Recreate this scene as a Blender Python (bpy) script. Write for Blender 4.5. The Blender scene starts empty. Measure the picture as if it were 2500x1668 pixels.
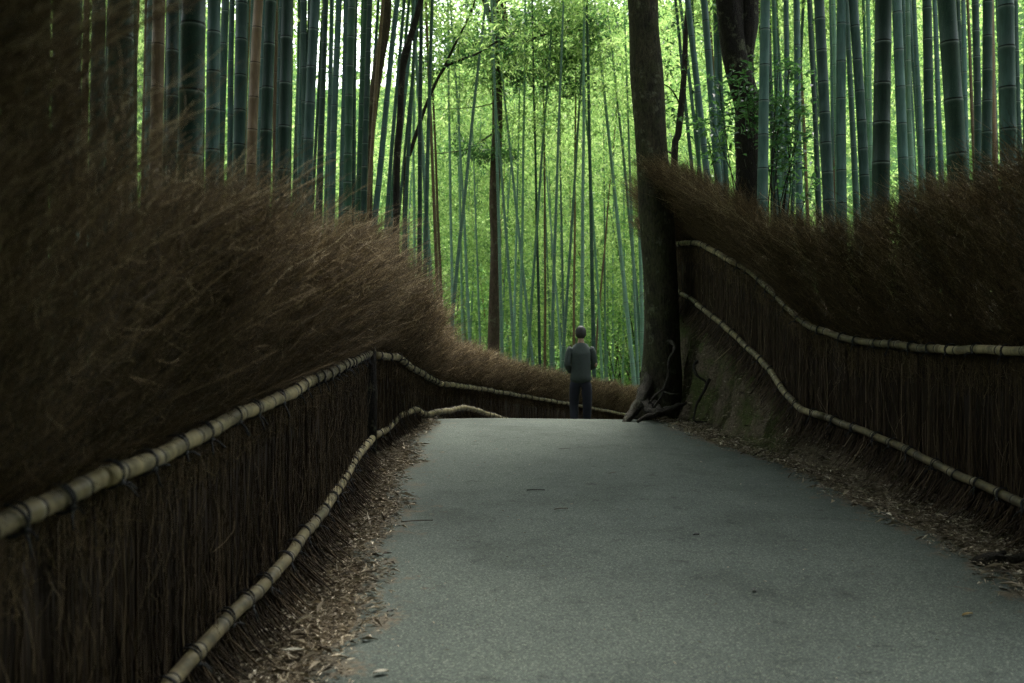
import bpy, math, random
import numpy as np

# ------------------------------------------------------------------ camera, light, exposure
C = bpy.context.scene.collection
sc = bpy.context.scene
EYE = 1.42
F = 2431.0                      # focal length in pixels of the 2500 px photograph
cam_d = bpy.data.cameras.new('camera'); cam = bpy.data.objects.new('camera', cam_d); C.objects.link(cam)
cam.location = (0, 0, EYE); cam.rotation_euler = (math.radians(90), 0, 0)
cam_d.sensor_width = 36; cam_d.lens = 36 * F / 2500
cam_d.clip_start = 0.05; cam_d.clip_end = 1500
cam_d.dof.use_dof = True; cam_d.dof.focus_distance = 8.6; cam_d.dof.aperture_fstop = 2.7
sc.camera = cam

SUN_EL, SUN_AZ = 62.0, 14.0     # degrees; azimuth from +Y towards +X (the sun stands ahead, over the far grove)
w = bpy.data.worlds.new('World'); sc.world = w; w.use_nodes = True
nt = w.node_tree; nt.nodes.clear()
sky = nt.nodes.new('ShaderNodeTexSky'); sky.sky_type = 'NISHITA'; sky.sun_disc = False
sky.sun_elevation = math.radians(SUN_EL); sky.sun_rotation = math.radians(SUN_AZ)
sky.air_density = 1.0; sky.dust_density = 3.0
bg = nt.nodes.new('ShaderNodeBackground'); bg.inputs['Strength'].default_value = 0.15
out = nt.nodes.new('ShaderNodeOutputWorld')
hs = nt.nodes.new('ShaderNodeHueSaturation'); hs.inputs['Saturation'].default_value = .3      # a hazy, whitish overcast sky
nt.links.new(sky.outputs[0], hs.inputs['Color']); nt.links.new(hs.outputs[0], bg.inputs[0]); nt.links.new(bg.outputs[0], out.inputs[0])
sun_d = bpy.data.lights.new('sun', 'SUN'); sun = bpy.data.objects.new('sun', sun_d); C.objects.link(sun)
sun_d.energy = 1.5; sun_d.angle = math.radians(14); sun_d.color = (1.0, 0.95, 0.85)
sun.rotation_euler = (math.radians(90 - SUN_EL), 0, math.radians(180 - SUN_AZ))
sun.location = (0, 0, 30)
sc.view_settings.view_transform = 'Standard'; sc.view_settings.look = 'None'
sc.view_settings.exposure = 2.65; sc.view_settings.gamma = 1.0
cy = sc.cycles
cy.max_bounces = 6; cy.diffuse_bounces = 4; cy.glossy_bounces = 2; cy.transmission_bounces = 4; cy.transparent_max_bounces = 4
cy.caustics_reflective = False; cy.caustics_refractive = False
cy.use_denoising = True; cy.denoising_prefilter = 'NONE'
cy.sample_clamp_indirect = 1.2

rng = np.random.default_rng(11)
R = random.Random(5)

# ------------------------------------------------------------------ helpers
def P(px, py, Y):               # a pixel of the 2500 px photograph at distance Y -> a point
    return np.array([(px - 1250) / F * Y, Y, EYE - (py - 834) / F * Y])
def PD(px, py, Y):              # the same from the 2350 px view of it
    return P(px * 1.06383, py * 1.06383, Y)

def mesh_np(name, V, Q, tint=None, uv=None, smooth=True):
    """V (n,3); Q (m,k) faces of one size, or a list of such arrays."""
    me = bpy.data.meshes.new(name)
    Qs = Q if isinstance(Q, list) else [Q]
    Qs = [q for q in Qs if len(q)]
    loops = np.concatenate([q.ravel() for q in Qs]).astype(np.int32)
    tot = np.concatenate([np.full(len(q), q.shape[1], np.int32) for q in Qs])
    start = np.concatenate([[0], np.cumsum(tot)[:-1]]).astype(np.int32)
    me.vertices.add(len(V)); me.vertices.foreach_set('co', np.asarray(V, np.float32).ravel())
    me.loops.add(len(loops)); me.loops.foreach_set('vertex_index', loops)
    me.polygons.add(len(tot)); me.polygons.foreach_set('loop_start', start)
    me.polygons.foreach_set('use_smooth', np.full(len(tot), smooth, bool))
    if tint is not None:
        a = me.attributes.new('tint', 'FLOAT', 'POINT'); a.data.foreach_set('value', np.asarray(tint, np.float32))
    if uv is not None:
        l = me.uv_layers.new(name='UVMap'); l.data.foreach_set('uv', np.asarray(uv, np.float32)[loops].ravel())
    me.update(calc_edges=True); me.validate()
    return me

def link(name, me, m, parent=None, loc=None):
    o = bpy.data.objects.new(name, me); C.objects.link(o)
    if m is not None and not me.materials: me.materials.append(m)
    if parent is not None: o.parent = parent
    if loc is not None: o.location = loc
    return o
def tag(o, label=None, cat=None, group=None, kind=None):
    if label: o['label'] = label
    if cat: o['category'] = cat
    if group: o['group'] = group
    if kind: o['kind'] = kind
    return o
def thing(name, label, cat, loc=(0, 0, 0), group=None):
    o = bpy.data.objects.new(name, None); C.objects.link(o); o.location = tuple(loc); o.empty_display_size = 0.1
    return tag(o, label, cat, group)

def spline(pts, n):
    """Catmull-Rom through pts (k,d) -> n samples, evenly spaced in length."""
    p = np.asarray(pts, float); k = len(p)
    if k == 2: return p[0] + (p[1] - p[0]) * np.linspace(0, 1, n)[:, None]
    e = np.vstack([2 * p[0] - p[1], p, 2 * p[-1] - p[-2]]); o = []
    for i in range(k - 1):
        a, b, c, d = e[i:i + 4]
        t = np.linspace(0, 1, 24, endpoint=False)[:, None]
        o.append(.5 * (2 * b + (c - a) * t + (2 * a - 5 * b + 4 * c - d) * t ** 2 + (3 * b - a - 3 * c + d) * t ** 3))
    o = np.vstack(o + [p[-1:]])
    L = np.concatenate([[0], np.cumsum(np.linalg.norm(np.diff(o[:, :3], axis=0), axis=1))])
    u = np.linspace(0, L[-1], n)
    return np.stack([np.interp(u, L, o[:, j]) for j in range(o.shape[1])], 1)

def frames(p):
    t = np.gradient(p, axis=0); t /= np.linalg.norm(t, axis=1, keepdims=True) + 1e-9
    ref = np.array([0, 0, 1.]) if abs(t[:, 2]).mean() < .8 else np.array([1., 0, 0])
    a = np.cross(t, ref); a /= np.linalg.norm(a, axis=1, keepdims=True) + 1e-9
    return t, a, np.cross(t, a)

class Bag:
    """collects tubes and sheets into one mesh"""
    def __init__(s): s.V, s.Q, s.T, s.U, s.n = [], [], [], [], 0
    def add(s, V, Q, tint=.5, uv=None):
        V = np.asarray(V, float); s.V.append(V); s.Q.append(np.asarray(Q, int) + s.n)
        s.T.append(np.full(len(V), tint) if np.isscalar(tint) else np.asarray(tint))
        s.U.append(np.zeros((len(V), 2)) if uv is None else uv); s.n += len(V)
    def tube(s, p, r, sides=8, bump=0, tint=.5, cap=True, seed=0, vv=None):
        p = np.asarray(p, float); n = len(p); r = np.full(n, r) if np.isscalar(r) else np.asarray(r, float)
        t, a, b = frames(p); th = np.linspace(0, 2 * np.pi, sides, endpoint=False)
        rr = np.repeat(r[:, None], sides, 1)
        if bump:
            g = np.random.default_rng(seed)
            for k in range(5):
                rr = rr * (1 + bump * .5 * np.sin(th[None] * g.integers(1, 6) + np.arange(n)[:, None] * g.uniform(.05, .9) + g.uniform(0, 6)))
        V = p[:, None] + rr[..., None] * (np.cos(th)[None, :, None] * a[:, None] + np.sin(th)[None, :, None] * b[:, None])
        uu = np.repeat(np.arange(sides)[None] / sides, n, 0)
        v_ = np.repeat((np.linspace(0, 1, n) if vv is None else np.asarray(vv))[:, None], sides, 1)
        i = np.arange(n - 1)[:, None] * sides; j = np.arange(sides)[None]; j2 = (j + 1) % sides
        Q = np.stack([i + j, i + j2, i + sides + j2, i + sides + j], -1).reshape(-1, 4)
        V = V.reshape(-1, 3); U = np.stack([uu, v_], -1).reshape(-1, 2)
        if cap:
            V = np.vstack([V, p[:1], p[-1:]]); U = np.vstack([U, U[:1], U[-1:]]); m = n * sides
            j = np.arange(0, sides, 1); 
            Q = np.vstack([Q, np.stack([np.full(sides, m), (j + 1) % sides, j, j], -1)[:, [0, 1, 2, 2]],
                           np.stack([np.full(sides, m + 1), (n - 1) * sides + j, (n - 1) * sides + (j + 1) % sides, (n - 1) * sides + j], -1)])
            s._tri(V, Q, tint, U, n * sides - sides, sides); return
        s.add(V, Q, tint, U)
    def _tri(s, V, Q, tint, U, nq, sides):
        k = len(Q) - 2 * sides
        s.add(V, Q[:k], tint, U)
        base = s.n - len(V)
        tri = np.concatenate([Q[k:k + sides, :3], Q[k + sides:, :3]]) + base
        s.Q.append(tri)
    def mesh(s, name, smooth=True):
        q4 = [q for q in s.Q if q.shape[1] == 4]; q3 = [q for q in s.Q if q.shape[1] == 3]
        L = ([np.concatenate(q4)] if q4 else []) + ([np.concatenate(q3)] if q3 else [])
        return mesh_np(name, np.concatenate(s.V), L, np.concatenate(s.T), np.concatenate(s.U), smooth)

def twigs(P0, r0, r1, tint, sides=3):
    """many thin tapering stems at once: P0 (N,K,3), radii (N,), tint (N,)"""
    N, K, _ = P0.shape
    t = np.gradient(P0, axis=1); t /= np.linalg.norm(t, axis=2, keepdims=True) + 1e-9
    ref = np.where(np.abs(t[..., 1:2]) < .8, np.array([0, 1., 0]), np.array([1., 0, 0]))
    a = np.cross(t, ref); a /= np.linalg.norm(a, axis=2, keepdims=True) + 1e-9
    b = np.cross(t, a)
    r = r0[:, None] + (r1 - r0)[:, None] * np.linspace(0, 1, K)[None]
    th = np.linspace(0, 2 * np.pi, sides, endpoint=False)
    V = P0[:, :, None] + r[..., None, None] * (np.cos(th)[:, None] * a[:, :, None] + np.sin(th)[:, None] * b[:, :, None])
    base = (np.arange(N) * K * sides)[:, None, None] + (np.arange(K - 1) * sides)[None, :, None]
    j = np.arange(sides)[None, None]; j2 = (j + 1) % sides
    Q = np.stack([base + j, base + j2, base + sides + j2, base + sides + j], -1).reshape(-1, 4)
    return V.reshape(-1, 3), Q, np.repeat(tint, K * sides)

def leaves(cen, axis, up, L, W, tint, fold=.25):
    """leaf-shaped faces: base, two shoulders, tip (two triangles folded along the midrib)"""
    n = len(cen); ax = axis / (np.linalg.norm(axis, axis=1, keepdims=True) + 1e-9)
    sd = np.cross(ax, up); sd /= np.linalg.norm(sd, axis=1, keepdims=True) + 1e-9
    nm = np.cross(sd, ax)
    L = L[:, None]; W = W[:, None]
    b = cen; tip = cen + ax * L - nm * L * .12
    m = cen + ax * L * .42
    l = m + sd * W * .5 + nm * W * fold; r = m - sd * W * .5 + nm * W * fold
    V = np.stack([b, l, tip, r], 1).reshape(-1, 3); i = np.arange(n)[:, None] * 4
    T = np.concatenate([i + np.array([0, 1, 2]), i + np.array([0, 2, 3])], 1).reshape(-1, 3)
    return V, T, np.repeat(tint, 4)

# ------------------------------------------------------------------ materials
def new_mat(name):
    m = bpy.data.materials.new(name); m.use_nodes = True
    n = m.node_tree; n.nodes.clear(); o = n.nodes.new('ShaderNodeOutputMaterial')
    return m, n, o
def N(n, t, **k):
    x = n.nodes.new(t)
    for a, v in k.items():
        if a.startswith('i_'):
            x.inputs[a[2:].replace('_', ' ')].default_value = v
        else: setattr(x, a, v)
    return x
def ramp(n, fac, stops):
    r = n.nodes.new('ShaderNodeValToRGB'); e = r.color_ramp.elements
    while len(e) < len(stops): e.new(.5)
    for el, (p, c) in zip(e, stops): el.position = p; el.color = (*c, 1) if len(c) == 3 else c
    n.links.new(fac, r.inputs[0]); return r
def noise(n, scale, detail=4, vec=None, rough=.55):
    x = n.nodes.new('ShaderNodeTexNoise'); x.inputs['Scale'].default_value = scale
    x.inputs['Detail'].default_value = detail; x.inputs['Roughness'].default_value = rough
    if vec is not None: n.links.new(vec, x.inputs['Vector'])
    return x
def mix(n, fac, a, b, mode='MIX'):
    x = n.nodes.new('ShaderNodeMix'); x.data_type = 'RGBA'; x.blend_type = mode
    for s, v in ((0, fac), (6, a), (7, b)):
        if hasattr(v, 'links'): n.links.new(v, x.inputs[s])
        elif s == 0: x.inputs[0].default_value = v
        else: x.inputs[s].default_value = (*v, 1)
    return x.outputs[2]
def bump(n, h, strength, dist, b):
    x = n.nodes.new('ShaderNodeBump'); x.inputs['Strength'].default_value = strength; x.inputs['Distance'].default_value = dist
    n.links.new(h, x.inputs['Height']); n.links.new(x.outputs[0], b.inputs['Normal'])

def mat_twig(name, stops, rough=.8):
    m, n, o = new_mat(name)
    a = N(n, 'ShaderNodeAttribute', attribute_name='tint')
    r = ramp(n, a.outputs['Fac'], stops)
    b = N(n, 'ShaderNodeBsdfPrincipled'); b.inputs['Roughness'].default_value = rough
    b.inputs['Specular IOR Level'].default_value = .25
    n.links.new(r.outputs[0], b.inputs['Base Color']); n.links.new(b.outputs[0], o.inputs[0]); return m
def mat_leaf(name, stops, trans, tw=.5, rough=.45):
    m, n, o = new_mat(name)
    a = N(n, 'ShaderNodeAttribute', attribute_name='tint')
    r = ramp(n, a.outputs['Fac'], stops)
    b = N(n, 'ShaderNodeBsdfPrincipled'); b.inputs['Roughness'].default_value = rough
    t = N(n, 'ShaderNodeBsdfTranslucent')
    r2 = ramp(n, a.outputs['Fac'], trans)
    n.links.new(r.outputs[0], b.inputs['Base Color']); n.links.new(r2.outputs[0], t.inputs[0])
    mx = N(n, 'ShaderNodeMixShader'); mx.inputs[0].default_value = tw
    n.links.new(b.outputs[0], mx.inputs[1]); n.links.new(t.outputs[0], mx.inputs[2]); n.links.new(mx.outputs[0], o.inputs[0])
    return m
def mat_bamboo(name, dark, light, line=(.012, .014, .012), band=(.12, .155, .13), rough=.5, mott=0):
    m, n, o = new_mat(name)
    uv = N(n, 'ShaderNodeUVMap'); sp = N(n, 'ShaderNodeSeparateXYZ'); n.links.new(uv.outputs[0], sp.inputs[0])
    tc = N(n, 'ShaderNodeTexCoord'); info = N(n, 'ShaderNodeObjectInfo')
    mp = N(n, 'ShaderNodeMapping'); mp.inputs['Scale'].default_value = (1, 1, .18)
    n.links.new(tc.outputs['Object'], mp.inputs[0])
    n1 = noise(n, 26, 5, mp.outputs[0], .7); n2 = noise(n, 5, 3, tc.outputs['Object']); n3 = noise(n, 150, 2, tc.outputs['Object'])
    c = ramp(n, n1.outputs[0], [(.3, dark), (.72, light)])
    c2 = mix(n, ramp(n, n2.outputs[0], [(.45, (0, 0, 0)), (.75, (.6, .6, .6))]).outputs[0], c.outputs[0], [x * .55 + .02 for x in light])
    # grey lichen and pale scratches on some culms
    c2 = mix(n, ramp(n, n3.outputs[0], [(.62, (0, 0, 0)), (.7, (.35, .35, .35))]).outputs[0], c2, band)
    hsv = N(n, 'ShaderNodeHueSaturation')
    mr = N(n, 'ShaderNodeMapRange'); mr.inputs[3].default_value = .6; mr.inputs[4].default_value = 1.35
    n.links.new(info.outputs['Random'], mr.inputs[0]); n.links.new(mr.outputs[0], hsv.inputs['Value']); n.links.new(c2, hsv.inputs['Color'])
    rb = ramp(n, sp.outputs['Y'], [(0, (1, 1, 1)), (.026, (1, 1, 1)), (.038, (0, 0, 0)), (1, (0, 0, 0))])
    rw = ramp(n, sp.outputs['Y'], [(0, (0, 0, 0)), (.9, (.0, .0, .0)), (.955, (.3, .3, .3)), (.97, (.9, .9, .9)), (1, (.6, .6, .6))])
    c3 = mix(n, rw.outputs[0], hsv.outputs[0], band); c4 = mix(n, rb.outputs[0], c3, line)
    if mott:
        n5 = noise(n, 7, 6, tc.outputs['Object'], .75); c4 = mix(n, ramp(n, n5.outputs[0], [(.46, (0, 0, 0)), (.6, (mott,) * 3)]).outputs[0], c4, (.05, .046, .034))
    b = N(n, 'ShaderNodeBsdfPrincipled'); b.inputs['Roughness'].default_value = rough; b.inputs['Specular IOR Level'].default_value = .16
    n.links.new(c4, b.inputs['Base Color']); bump(n, n1.outputs[0], .15, .004, b)
    n.links.new(b.outputs[0], o.inputs[0]); return m
def mat_bark(name, dark, light, moss, mossamt=.5, sc_=9):
    m, n, o = new_mat(name)
    tc = N(n, 'ShaderNodeTexCoord'); mp = N(n, 'ShaderNodeMapping'); mp.inputs['Scale'].default_value = (1, 1, .35)
    n.links.new(tc.outputs['Object'], mp.inputs[0])
    n1 = noise(n, sc_, 8, mp.outputs[0], .68); n2 = noise(n, 2.6, 5, tc.outputs['Object'], .65); n3 = noise(n, sc_ * 5, 5, mp.outputs[0], .7)
    n4 = noise(n, 5, 6, tc.outputs['Object'], .75)
    c = ramp(n, n1.outputs[0], [(.32, dark), (.7, light)])
    c2 = mix(n, ramp(n, n2.outputs[0], [(.42, (0, 0, 0)), (.62, (mossamt,) * 3)]).outputs[0], c.outputs[0], moss)
    c3 = mix(n, ramp(n, n4.outputs[0], [(.56, (0, 0, 0)), (.62, (.6, .6, .6))]).outputs[0], c2, (.13, .135, .085))
    c4 = mix(n, ramp(n, n3.outputs[0], [(.35, (.75, .75, .75)), (.55, (0, 0, 0))]).outputs[0], c3, [x * .5 for x in dark])
    b = N(n, 'ShaderNodeBsdfPrincipled'); b.inputs['Roughness'].default_value = .85; b.inputs['Specular IOR Level'].default_value = .2
    n.links.new(c4, b.inputs['Base Color']); bump(n, n3.outputs[0], 1.0, .03, b); n.links.new(b.outputs[0], o.inputs[0]); return m
def mat_plain(name, col, rough=.7, var=.3, sc_=40):
    m, n, o = new_mat(name); tc = N(n, 'ShaderNodeTexCoord'); n1 = noise(n, sc_, 4, tc.outputs['Object'])
    c = ramp(n, n1.outputs[0], [(.3, [x * (1 - var) for x in col]), (.7, [x * (1 + var) for x in col])])
    b = N(n, 'ShaderNodeBsdfPrincipled'); b.inputs['Roughness'].default_value = rough
    n.links.new(c.outputs[0], b.inputs['Base Color']); n.links.new(b.outputs[0], o.inputs[0]); return m

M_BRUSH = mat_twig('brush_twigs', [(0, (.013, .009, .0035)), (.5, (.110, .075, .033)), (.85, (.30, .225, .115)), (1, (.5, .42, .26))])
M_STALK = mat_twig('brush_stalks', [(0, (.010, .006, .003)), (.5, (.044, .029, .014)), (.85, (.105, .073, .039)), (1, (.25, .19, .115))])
M_LITTER = mat_twig('dry_leaf', [(0, (.03, .023, .015)), (.4, (.13, .107, .07)), (.75, (.36, .31, .22)), (1, (.62, .57, .46))], .7)
M_LEAF = mat_leaf('bamboo_leaf', [(0, (.016, .05, .014)), (.6, (.06, .125, .03)), (1, (.11, .17, .045))],
                  [(0, (.06, .18, .06)), (.5, (.34, .55, .14)), (1, (.66, .84, .33))], .6)
M_SAP = mat_leaf('sapling_leaf', [(0, (.014, .045, .012)), (.6, (.035, .095, .022)), (1, (.07, .14, .035))], [(0, (.04, .16, .03)), (.5, (.16, .36, .07)), (1, (.38, .62, .15))], .5, .3)
M_CANOPY = mat_leaf('canopy_leaf', [(0, (.02, .05, .015)), (1, (.06, .11, .025))], [(0, (.03, .10, .02)), (1, (.08, .2, .04))], .35)
M_BROAD = mat_leaf('broad_leaf', [(0, (.012, .035, .012)), (.6, (.03, .07, .018)), (1, (.06, .12, .03))],
                   [(0, (.02, .09, .025)), (1, (.14, .33, .08))], .4, .3)
M_BAM = {
    'dark green': mat_bamboo('bamboo_dark_green', (.013, .031, .023), (.032, .067, .050)),
    'blue green': mat_bamboo('bamboo_blue_green', (.026, .060, .050), (.068, .128, .108)),
    'green': mat_bamboo('bamboo_green', (.018, .06, .030), (.05, .125, .068)),
    'lit green': mat_bamboo('bamboo_lit_green', (.07, .135, .10), (.15, .25, .185), (.02, .03, .024), (.25, .31, .25)),  # lighter copy of the culm greens, with the far stands' brighter light painted in
    'tan': mat_bamboo('bamboo_tan', (.075, .05, .028), (.16, .11, .062), (.03, .02, .012), (.18, .14, .09)),
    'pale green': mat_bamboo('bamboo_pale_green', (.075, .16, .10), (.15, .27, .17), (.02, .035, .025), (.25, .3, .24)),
}
M_RAIL = mat_bamboo('rail_bamboo', (.13, .105, .052), (.31, .26, .145), (.02, .016, .01), (.22, .20, .14), .5, .75)
M_CORD = mat_plain('black_cord', (.012, .012, .012), .8)
M_BARKM = mat_bark('mossy_bark', (.010, .009, .005), (.062, .054, .030), (.042, .048, .016), .8)
M_BARKD = mat_bark('dark_bark', (.006, .005, .004), (.022, .017, .012), (.016, .016, .008), .25)
M_BARKB = mat_bark('brown_bark', (.03, .02, .014), (.10, .07, .048), (.05, .05, .025), .3)
M_ROOT = mat_bark('root_bark', (.015, .013, .010), (.075, .066, .05), (.035, .038, .022), .4, 16)

def mat_ground():
    m, n, o = new_mat('ground_soil'); tc = N(n, 'ShaderNodeTexCoord')
    n1 = noise(n, 3, 6, tc.outputs['Object'], .7); n2 = noise(n, 40, 5, tc.outputs['Object'], .7); n3 = noise(n, 1.1, 4, tc.outputs['Object'])
    a = N(n, 'ShaderNodeAttribute', attribute_name='tint')      # 1 on the mossy bank face
    soil = ramp(n, n2.outputs[0], [(.3, (.032, .025, .016)), (.5, (.095, .078, .052)), (.75, (.19, .16, .11))])
    red = mix(n, ramp(n, n1.outputs[0], [(.4, (0, 0, 0)), (.65, (.5, .5, .5))]).outputs[0], soil.outputs[0], (.085, .06, .035))
    mossm = N(n, 'ShaderNodeMath', operation='MULTIPLY'); rr = ramp(n, n1.outputs[0], [(.44, (0, 0, 0)), (.56, (1, 1, 1))])
    n.links.new(rr.outputs[0], mossm.inputs[0]); n.links.new(a.outputs['Fac'], mossm.inputs[1])
    moss = ramp(n, n2.outputs[0], [(.3, (.025, .035, .010)), (.7, (.085, .10, .032))])
    c = mix(n, mossm.outputs[0], red, moss.outputs[0])
    b = N(n, 'ShaderNodeBsdfPrincipled'); b.inputs['Roughness'].default_value = .95; b.inputs['Specular IOR Level'].default_value = .15
    n.links.new(c, b.inputs['Base Color']); bump(n, n2.outputs[0], .8, .03, b); n.links.new(b.outputs[0], o.inputs[0]); return m
def mat_asphalt():
    m, n, o = new_mat('worn_asphalt'); tc = N(n, 'ShaderNodeTexCoord'); ob = tc.outputs['Object']
    vo = N(n, 'ShaderNodeTexVoronoi'); vo.inputs['Scale'].default_value = 165; n.links.new(ob, vo.inputs['Vector'])
    n2 = noise(n, 60, 3, ob, .7); n1 = noise(n, 1.3, 6, ob, .65); n3 = noise(n, 7, 5, ob, .7); n4 = noise(n, 28, 5, ob, .7)
    spk = N(n, 'ShaderNodeSeparateColor'); n.links.new(vo.outputs['Color'], spk.inputs[0])
    c = ramp(n, spk.outputs[0], [(0, (.031, .039, .034)), (.55, (.053, .066, .057)), (.86, (.068, .082, .071)), (1, (.125, .14, .112))])
    big = ramp(n, n1.outputs[0], [(.34, (.70, .71, .70)), (.5, (.97, .97, .97)), (.68, (1.08, 1.08, 1.06))])
    c2 = mix(n, 1.0, c.outputs[0], big.outputs[0], 'MULTIPLY')
    crk = ramp(n, n3.outputs[0], [(.3, (.55, .55, .55)), (.42, (1, 1, 1))]); c2 = mix(n, 1.0, c2, crk.outputs[0], 'MULTIPLY')
    uv = N(n, 'ShaderNodeUVMap'); sp = N(n, 'ShaderNodeSeparateXYZ'); n.links.new(uv.outputs[0], sp.inputs[0])
    # U = metres in from the nearer edge; soil and dust have washed over the margins
    ad = N(n, 'ShaderNodeMath', operation='MULTIPLY_ADD'); ad.inputs[1].default_value = 1.5; ad.inputs[2].default_value = -.78
    n.links.new(n3.outputs[0], ad.inputs[0])
    ad2 = N(n, 'ShaderNodeMath', operation='ADD'); n.links.new(ad.outputs[0], ad2.inputs[0]); n.links.new(sp.outputs['X'], ad2.inputs[1])
    ad3 = N(n, 'ShaderNodeMath', operation='MULTIPLY_ADD'); ad3.inputs[1].default_value = .35; n.links.new(n4.outputs[0], ad3.inputs[0]); n.links.new(ad2.outputs[0], ad3.inputs[2])
    ed = ramp(n, ad3.outputs[0], [(.10, (1, 1, 1)), (.18, (.7, .7, .7)), (.32, (.0, .0, .0))])
    soil = ramp(n, n2.outputs[0], [(.3, (.045, .038, .027)), (.7, (.12, .104, .074))])
    c3 = mix(n, ed.outputs[0], c2, soil.outputs[0])
    b = N(n, 'ShaderNodeBsdfPrincipled'); b.inputs['Roughness'].default_value = .9; b.inputs['Specular IOR Level'].default_value = .15
    n.links.new(c3, b.inputs['Base Color']); bump(n, spk.outputs[1], .5, .006, b); n.links.new(b.outputs[0], o.inputs[0]); return m

# ------------------------------------------------------------------ terrain
GY = np.array([-60, -6, 0, 3, 6, 9, 10, 11, 11.5, 12, 13, 14, 16, 20, 25, 32, 45, 80, 400.])
GZ = np.array([-1.2, -.27, 0, .135, .275, .41, .468, .508, .503, .465, .33, .16, -.2, -.75, -1.3, -1.6, -1.6, -1.2, -1.2])
_yy = np.linspace(-60, 400, 9200); _zz = np.interp(_yy, GY, GZ)
_k = np.hanning(15); _zz = np.convolve(np.pad(_zz, 7, 'edge'), _k / _k.sum(), 'valid')
def g(Y): return np.interp(Y, _yy, _zz)
# right fence line: rail pixels with their distances
RL = [(2700, 1320, 4.4), (2350, 1150, 5.8), (2150, 1060, 6.8), (2000, 990, 7.7), (1850, 940, 8.6), (1820, 905, 8.9), (1780, 850, 9.4), (1700, 770, 10.3), (1600, 690, 11.7), (1558, 665, 12.3), (1530, 650, 13.3), (1500, 640, 13.9)]
RU = [(2700, 808, 4.4), (2350, 805, 5.8), (2200, 803, 6.5), (2120, 797, 6.95), (1990, 785, 7.75), (1870, 752, 8.5), (1840, 730, 8.65), (1790, 675, 9.25), (1720, 615, 10.0), (1610, 556, 11.5), (1550, 562, 12.3), (1525, 560, 13.3), (1498, 560, 13.9)]
rl = np.array([PD(*q) for q in RL]); ru = np.array([PD(*q) for q in RU])
fr_y = np.concatenate([[-8, 0], rl[:, 1], [14.5, 16.5, 20, 26, 60]]); fr_x = np.concatenate([[4.0, 3.7], rl[:, 0], [2.6, 3.8, 7.5, 14, 40]])
bk_y = np.concatenate([[-8, 3], rl[:, 1], [15, 18, 24, 40]])
bk_z = np.concatenate([g(np.array([-8, 3.])) + .05, rl[:, 2] - .22, [1.7, 1.2, .2, -1.4]])
def bank_z(Y): return np.maximum(np.interp(Y, bk_y, bk_z), g(Y))
def FR(Y): return np.interp(Y, fr_y, fr_x)
def wob(X, Y): return .03 * np.sin(X * 2.1 + Y * 1.7) + .02 * np.sin(X * 5.3 - Y * 4.1) + .012 * np.sin(X * 11 + Y * 9.3)
def H(X, Y):
    gz = g(Y); f = FR(Y)
    rise = np.clip((bank_z(Y) - gz), 0, 3)
    wd = .22 + .10 * rise + .05 * np.sin(Y * 5.1) * np.clip(rise, 0, 1)
    ro = .05 * np.sin(Y * 6.3 + 2 * np.sin(Y * 2.9)) + .035 * np.sin(Y * 15.1 + X * 7) + .02 * np.sin(Y * 31 + X * 19)
    t = np.clip((X - (f - wd + (.13 + ro) * np.clip(rise * 1.3 - .15, 0, 1))) / wd, 0, 1); t = t * t * (3 - 2 * t)
    # a little undercut step half way up the bank
    z = gz + rise * (t ** 1.15)
    off = np.clip((np.abs(X - .8) - 2.2) / 2, 0, 1)
    z = z + np.clip(rise * 1.2 - .1, 0, 1) * np.sin(np.pi * np.clip(t, 0, 1)) * (.06 * np.sin(Y * 9.1 + X * 13) + .04 * np.sin(Y * 21 - X * 23) + .03 * np.sin(X * 41 + Y * 37))
    return z + wob(X, Y) * np.clip(off + t * .8, 0, 1)
def axis_pts(lo, hi, segs):
    o = [lo]
    for end, step in segs:
        k = max(1, int(round((end - o[-1]) / step))); o += list(np.linspace(o[-1], end, k + 1)[1:])
    return np.array(o)
gx = axis_pts(-300, 300, [(-30, 30), (-6, 1.5), (-2, .25), (1.2, .12), (3.6, .05), (6, .3), (30, 1.5), (300, 30)])
gy = axis_pts(-40, 400, [(-4, 6), (2, .5), (8, .12), (13.6, .06), (20, .3), (60, 2), (400, 40)])
XX, YY = np.meshgrid(gx, gy)
def path_edges(Y):
    l = np.interp(Y, [-6, 0, 3.66, 5, 7.2, 9.3, 11.5, 14, 17, 20, 24, 30], [-.6, -.65, -.72, -.77, -.90, -.99, -1.0, -.45, .35, 1.6, 4.2, 10])
    r = np.interp(Y, [-6, 0, 4.9, 7.75, 9.3, 11.2, 13, 15, 18, 22, 26, 30], [2.9, 2.75, 2.53, 2.42, 2.1, 1.72, 1.7, 2.3, 4.2, 7.5, 11, 18])
    l = l + .05 * np.sin(Y * 3.1) + .03 * np.sin(Y * 7.7); r = r + .05 * np.sin(Y * 2.3 + 1) + .03 * np.sin(Y * 8.9)
    return l, r
pl, pr = path_edges(YY)
ZZ = H(XX, YY)
inside = np.clip(np.minimum(XX - pl, pr - XX) / .15, 0, 1)
ZZ = ZZ - .03 * inside * (YY < 28)
fr = FR(YY); mossy = np.clip((XX - (fr - .5)) / .15, 0, 1) * np.clip((bank_z(YY) - g(YY) - .15) / .2, 0, 1)
ny, nx = XX.shape
i = (np.arange(ny - 1)[:, None] * nx + np.arange(nx - 1)[None]).ravel()
Q = np.stack([i, i + 1, i + nx + 1, i + nx], 1)
o = link('ground', mesh_np('ground', np.stack([XX, YY, ZZ], -1).reshape(-1, 3), Q, mossy.ravel()), mat_ground())
tag(o, kind='structure')
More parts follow.
